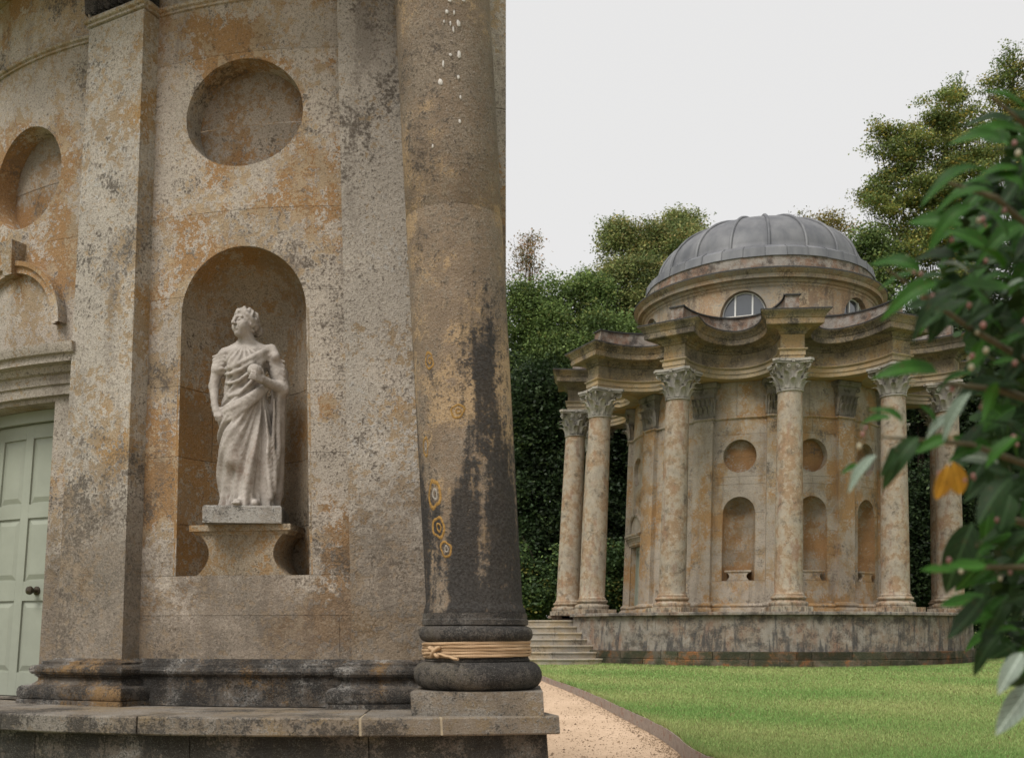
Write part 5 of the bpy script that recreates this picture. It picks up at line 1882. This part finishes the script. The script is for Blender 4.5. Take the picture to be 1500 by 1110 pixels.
tree('holly_tree', 'dense dark holly deep in the wood behind the evergreens', [(1300, 700, 47, 90, 170, 1), (1400, 620, 47, 90, 200, 1), (1490, 650, 47, 80, 220, 1), (1350, 850, 47, 110, 90, 1), (1480, 850, 47, 90, 90, 1)], 3200, DARK, .30, .4)
tree('holly_tree', 'dense dark holly deep in the wood behind the yew', [(780, 650, 47, 80, 160, 1), (880, 640, 47, 90, 180, 1), (960, 700, 47, 80, 180, 1), (820, 840, 47, 110, 90, 1), (930, 850, 47, 90, 90, 1)], 3000, DARK, .30, .4)
tree('leafy_tree', 'mid-green tree beyond the near wall at the left', [(690, 520, 42, 60, 90, 1), (640, 600, 41, 80, 110, 1), (700, 720, 40, 60, 120, 1), (650, 800, 40, 80, 100, 1)], 900, MIDG, .17, .34)
tree('yew_tree', 'dark yew low behind the end of the near wall', [(720, 800, 40, 60, 110, 1), (650, 820, 40, 70, 100, 1), (580, 780, 41, 70, 130, 1), (740, 880, 39, 40, 60, 1), (660, 900, 39, 60, 50, 1)], 1800, DARK, .18, .3)

# ------------------------------------------------------------------ evergreen shrub close to the camera
def vib(name, col, col2, rough, spec):
    T = NT(name)
    n = T.noise(30, 4, .6)
    r = T.objrand()
    c = T.mix(r, col, col2)
    c = T.mix(T.ramp(n, .3, .7, 0, .3), c, tuple(x * .6 for x in col))
    gx = T.n('ShaderNodeSeparateXYZ'); T.l(T.n('ShaderNodeTexCoord').outputs['Generated'], gx.inputs[0])
    ax_ = T.math('ABSOLUTE', T.math('SUBTRACT', gx.outputs['X'], .5))
    c = T.mix(T.ramp(ax_, .012, .04, .55, 0), c, tuple(min(1, x * 2.6 + .03) for x in col2))
    vein = T.math('SINE', T.math('MULTIPLY', T.math('SUBTRACT', gx.outputs['Y'], T.math('MULTIPLY', ax_, .55)), 46))
    c = T.mix(T.ramp(vein, .8, 1.0, 0, .35), c, tuple(x * 1.9 for x in col2))
    c = T.mix(T.ramp(T.noise(95, 3, .6), .62, .68, 0, .5), c, (.07, .05, .02))
    return T.finish(c, rough, n, .15, .003, spec, trans=.28)
VG = vib('shrub_leaf', (.014, .054, .005), (.027, .09, .008), .55, .18)
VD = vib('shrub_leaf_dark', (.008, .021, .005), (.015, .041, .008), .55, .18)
VW = vib('shrub_leaf_sky_gloss', (.13, .18, .13), (.26, .31, .26), .45, .3)  # whitish colour paints the sky's reflection onto these leaves
VY = vib('shrub_leaf_yellow', (.30, .155, .015), (.38, .21, .02), .5, .3)
TWIG = plain('shrub_twig', (.075, .065, .035), .8, .2, .3, 60, .3)
BUD = plain('shrub_bud', (.16, .075, .06), .5, .4, .5, 30, .1)
BUDP = plain('shrub_bud_pale', (.26, .24, .16), .5, .4, .2, 30, .1)
def leaf_mesh(name, mat, bendv, wid):
    V = []; F = []
    nl = 9
    for j in range(nl + 1):
        t = j / nl
        w = wid * (math.sin(math.pi * t ** .85) ** .75) * (1 - .12 * t) * .5
        zc = bendv * (t - t * t) * 1.0 - bendv * .9 * t * t
        wav = .012 * math.sin(t * 14)
        for x, up in ((-1, .16), (-.5, .06), (0, 0), (.5, .06), (1, .16)):
            V.append((x * w, t, zc + abs(x) * w * .35 + (wav if abs(x) == 1 else 0)))
    for j in range(nl):
        for i in range(4):
            F.append((j * 5 + i, j * 5 + i + 1, (j + 1) * 5 + i + 1, (j + 1) * 5 + i))
    me = bpy.data.meshes.new(name)
    me.from_pydata(V, [], F); me.materials.append(mat)
    me.polygons.foreach_set('use_smooth', [True] * len(me.polygons)); me.update()
    return me
LM = {'g': [leaf_mesh('leaf', VG, .18, .42), leaf_mesh('leaf', VG, .45, .36), leaf_mesh('leaf', VG, -.12, .44), leaf_mesh('leaf', VG, .28, .33)],
      'd': [leaf_mesh('leaf', VD, .18, .44), leaf_mesh('leaf', VD, .40, .38), leaf_mesh('leaf', VD, -.15, .40)],
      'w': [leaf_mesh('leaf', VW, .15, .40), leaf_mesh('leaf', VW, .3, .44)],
      'y': [leaf_mesh('leaf', VY, .35, .44)]}
sroot = (1.95, 2.75, .2)
SHRUB = root('evergreen_shrub', 'out-of-focus glossy evergreen shrub with buds crowding the right edge, close by', 'shrub', sroot)
so = np.array(sroot)
def add_leaf(bpx, bpy_, tpx, tpy, d, kind, dd=0.0, roll=None):
    p0 = at(bpx, bpy_, d); p1 = at(tpx, tpy, d + dd)
    v = p1 - p0; L = np.linalg.norm(v); t = v / L
    n = np.array([rnd.uniform(-.5, .5), -.75 + rnd.uniform(-.35, .35), .75 + rnd.uniform(-.4, .4)]) if roll is None else np.array(roll, float)
    n = n - t * np.dot(n, t); n /= np.linalg.norm(n)
    s = np.cross(t, n)
    M = Matrix(((s[0] * L, t[0] * L, n[0] * L, p0[0] - so[0]), (s[1] * L, t[1] * L, n[1] * L, p0[1] - so[1]), (s[2] * L, t[2] * L, n[2] * L, p0[2] - so[2]), (0, 0, 0, 1)))
    o = bpy.data.objects.new('leaf', rnd.choice(LM[kind]))
    put(o, SHRUB)
    o.matrix_basis = M
    return o
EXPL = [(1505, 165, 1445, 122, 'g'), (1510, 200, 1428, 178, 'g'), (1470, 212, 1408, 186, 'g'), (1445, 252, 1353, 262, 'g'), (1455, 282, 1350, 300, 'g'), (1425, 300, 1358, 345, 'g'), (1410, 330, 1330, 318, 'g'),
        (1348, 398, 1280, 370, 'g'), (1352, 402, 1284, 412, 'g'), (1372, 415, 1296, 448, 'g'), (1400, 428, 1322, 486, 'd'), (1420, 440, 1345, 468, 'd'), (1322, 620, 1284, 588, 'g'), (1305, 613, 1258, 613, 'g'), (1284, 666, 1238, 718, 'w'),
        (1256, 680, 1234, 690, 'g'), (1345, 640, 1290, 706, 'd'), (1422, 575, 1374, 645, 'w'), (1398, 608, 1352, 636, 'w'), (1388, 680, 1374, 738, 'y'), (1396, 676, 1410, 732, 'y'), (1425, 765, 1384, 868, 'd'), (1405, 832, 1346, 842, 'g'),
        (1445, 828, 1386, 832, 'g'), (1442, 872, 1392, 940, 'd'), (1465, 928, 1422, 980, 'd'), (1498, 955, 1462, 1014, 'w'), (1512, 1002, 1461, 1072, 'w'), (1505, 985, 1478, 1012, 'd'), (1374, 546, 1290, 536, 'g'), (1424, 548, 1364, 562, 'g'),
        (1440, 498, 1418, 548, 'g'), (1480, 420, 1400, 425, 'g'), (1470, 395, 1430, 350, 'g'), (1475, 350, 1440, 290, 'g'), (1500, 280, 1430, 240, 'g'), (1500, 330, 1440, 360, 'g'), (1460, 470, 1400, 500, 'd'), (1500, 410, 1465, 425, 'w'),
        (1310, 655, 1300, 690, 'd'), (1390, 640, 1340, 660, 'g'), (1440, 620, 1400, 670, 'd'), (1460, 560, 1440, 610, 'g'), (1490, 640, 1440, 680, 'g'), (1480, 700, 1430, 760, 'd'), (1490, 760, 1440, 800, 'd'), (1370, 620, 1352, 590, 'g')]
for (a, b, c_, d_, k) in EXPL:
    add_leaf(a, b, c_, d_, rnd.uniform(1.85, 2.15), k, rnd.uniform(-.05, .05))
poly = [(1500, 150), (1462, 185), (1445, 250), (1400, 280), (1390, 330), (1365, 395), (1350, 450), (1400, 500), (1410, 560), (1420, 600), (1405, 660), (1430, 720), (1425, 800), (1410, 860), (1438, 930), (1480, 975), (1530, 980), (1600, 700), (1600, 150)]
cnt = 0
while cnt < 245:
    x_, y_ = rnd.uniform(1340, 1600), rnd.uniform(130, 990)
    if not inside(poly, x_, y_): continue
    cnt += 1
    a = rnd.gauss(205, 45) * D2R
    L = rnd.uniform(38, 72)
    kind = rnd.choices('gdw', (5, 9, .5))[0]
    d = rnd.uniform(2.05, 2.75)
    add_leaf(x_ + 20, y_ - 8, x_ + 20 + L * math.cos(a), y_ - 8 - L * math.sin(a), d, kind, rnd.uniform(-.06, .06))
def branch(pts, r0, r1):
    P = np.array([at(*p) for p in pts])
    q = []
    for i in range(len(P) - 1):
        for t in np.linspace(0, 1, 5, endpoint=False): q.append(P[i] * (1 - t) + P[i + 1] * t)
    q.append(P[-1]); q = np.array(q)
    V, F = tube(q, np.linspace(r0, r1, len(q)), 6)
    obj('branch', V, F, TWIG, SHRUB, 60)
trunkP = [so + np.array([0, 0, -.1]), so + np.array([.03, 0, .9]), so + np.array([-.02, .05, 1.8]), so + np.array([.05, 0, 3.0])]
V, F = tube(trunkP, [.05, .042, .032, .015], 8); obj('stem', V, F, TWIG, SHRUB, 60)
for pts in ([(1800, 700, 2.7), (1560, 560, 2.4), (1420, 480, 2.15), (1300, 395, 2.0)], [(1800, 800, 2.7), (1560, 700, 2.4), (1420, 650, 2.1), (1290, 640, 2.0)], [(1800, 600, 2.7), (1580, 400, 2.4), (1460, 290, 2.1), (1380, 265, 2.05)],
            [(1800, 500, 2.7), (1600, 300, 2.4), (1510, 190, 2.15), (1450, 140, 2.1)], [(1800, 900, 2.7), (1580, 830, 2.3), (1440, 830, 2.1), (1370, 838, 2.05)], [(1800, 1000, 2.7), (1580, 930, 2.3), (1500, 960, 2.1), (1470, 1010, 2.05)],
            [(1560, 600, 2.4), (1460, 570, 2.2), (1370, 560, 2.05)], [(1560, 780, 2.4), (1480, 760, 2.2), (1430, 800, 2.1)]):
    branch(pts, .012, .0025)
bm = bmesh.new(); bmesh.ops.create_icosphere(bm, subdivisions=2, radius=1.0)
BM = []
for mt in (BUD, BUDP):
    me = bpy.data.meshes.new('bud'); bm.to_mesh(me); me.materials.append(mt)
    me.polygons.foreach_set('use_smooth', [True] * len(me.polygons)); BM.append(me)
bm.free()
clusters = [(1325, 375), (1335, 388), (1350, 400), (1405, 320), (1390, 345), (1440, 330), (1470, 300), (1360, 430), (1420, 440), (1265, 640), (1250, 655), (1275, 630), (1400, 450), (1430, 480), (1330, 560), (1325, 545), (1400, 570), (1450, 590), (1480, 650), (1490, 540), (1420, 700), (1475, 840), (1400, 830), (1450, 380), (1480, 220), (1415, 530), (1445, 505), (1370, 690), (1490, 470), (1460, 760)]
for (a, b) in clusters:
    for k in range(rnd.choice((1, 1, 2, 3))):
        p = at(a + rnd.uniform(-12, 12), b + rnd.uniform(-10, 10), rnd.uniform(1.95, 2.12))
        o = bpy.data.objects.new('bud', rnd.choices(BM, (3, 2))[0]); put(o, SHRUB)
        s = rnd.uniform(.0035, .0062)
        o.matrix_basis = Matrix.Translation(Vector(p - so)) @ Matrix.Diagonal((s, s, s * 1.25, 1))

# the shrub's inner foliage, too deep and dark to tell leaf from leaf
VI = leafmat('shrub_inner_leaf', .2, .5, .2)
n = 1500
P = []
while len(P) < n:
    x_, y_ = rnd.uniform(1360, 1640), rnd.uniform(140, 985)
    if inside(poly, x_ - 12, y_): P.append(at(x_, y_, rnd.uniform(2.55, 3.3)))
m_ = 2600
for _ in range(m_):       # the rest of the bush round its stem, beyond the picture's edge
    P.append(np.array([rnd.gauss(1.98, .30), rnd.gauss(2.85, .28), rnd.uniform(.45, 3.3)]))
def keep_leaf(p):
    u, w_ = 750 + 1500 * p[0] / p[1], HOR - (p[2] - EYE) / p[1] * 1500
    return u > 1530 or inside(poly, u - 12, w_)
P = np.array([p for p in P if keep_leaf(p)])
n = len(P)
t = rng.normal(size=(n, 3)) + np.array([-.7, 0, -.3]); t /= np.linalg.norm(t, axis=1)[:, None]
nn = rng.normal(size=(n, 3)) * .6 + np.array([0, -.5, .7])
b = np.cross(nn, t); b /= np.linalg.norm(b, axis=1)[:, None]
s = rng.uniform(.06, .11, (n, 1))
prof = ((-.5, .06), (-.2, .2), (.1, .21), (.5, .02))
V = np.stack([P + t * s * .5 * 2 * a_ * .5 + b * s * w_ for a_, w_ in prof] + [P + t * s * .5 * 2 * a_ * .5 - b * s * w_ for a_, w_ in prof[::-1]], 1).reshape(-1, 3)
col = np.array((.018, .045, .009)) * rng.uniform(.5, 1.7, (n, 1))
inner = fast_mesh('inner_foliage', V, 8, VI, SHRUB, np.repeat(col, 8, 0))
inner['kind'] = 'stuff'
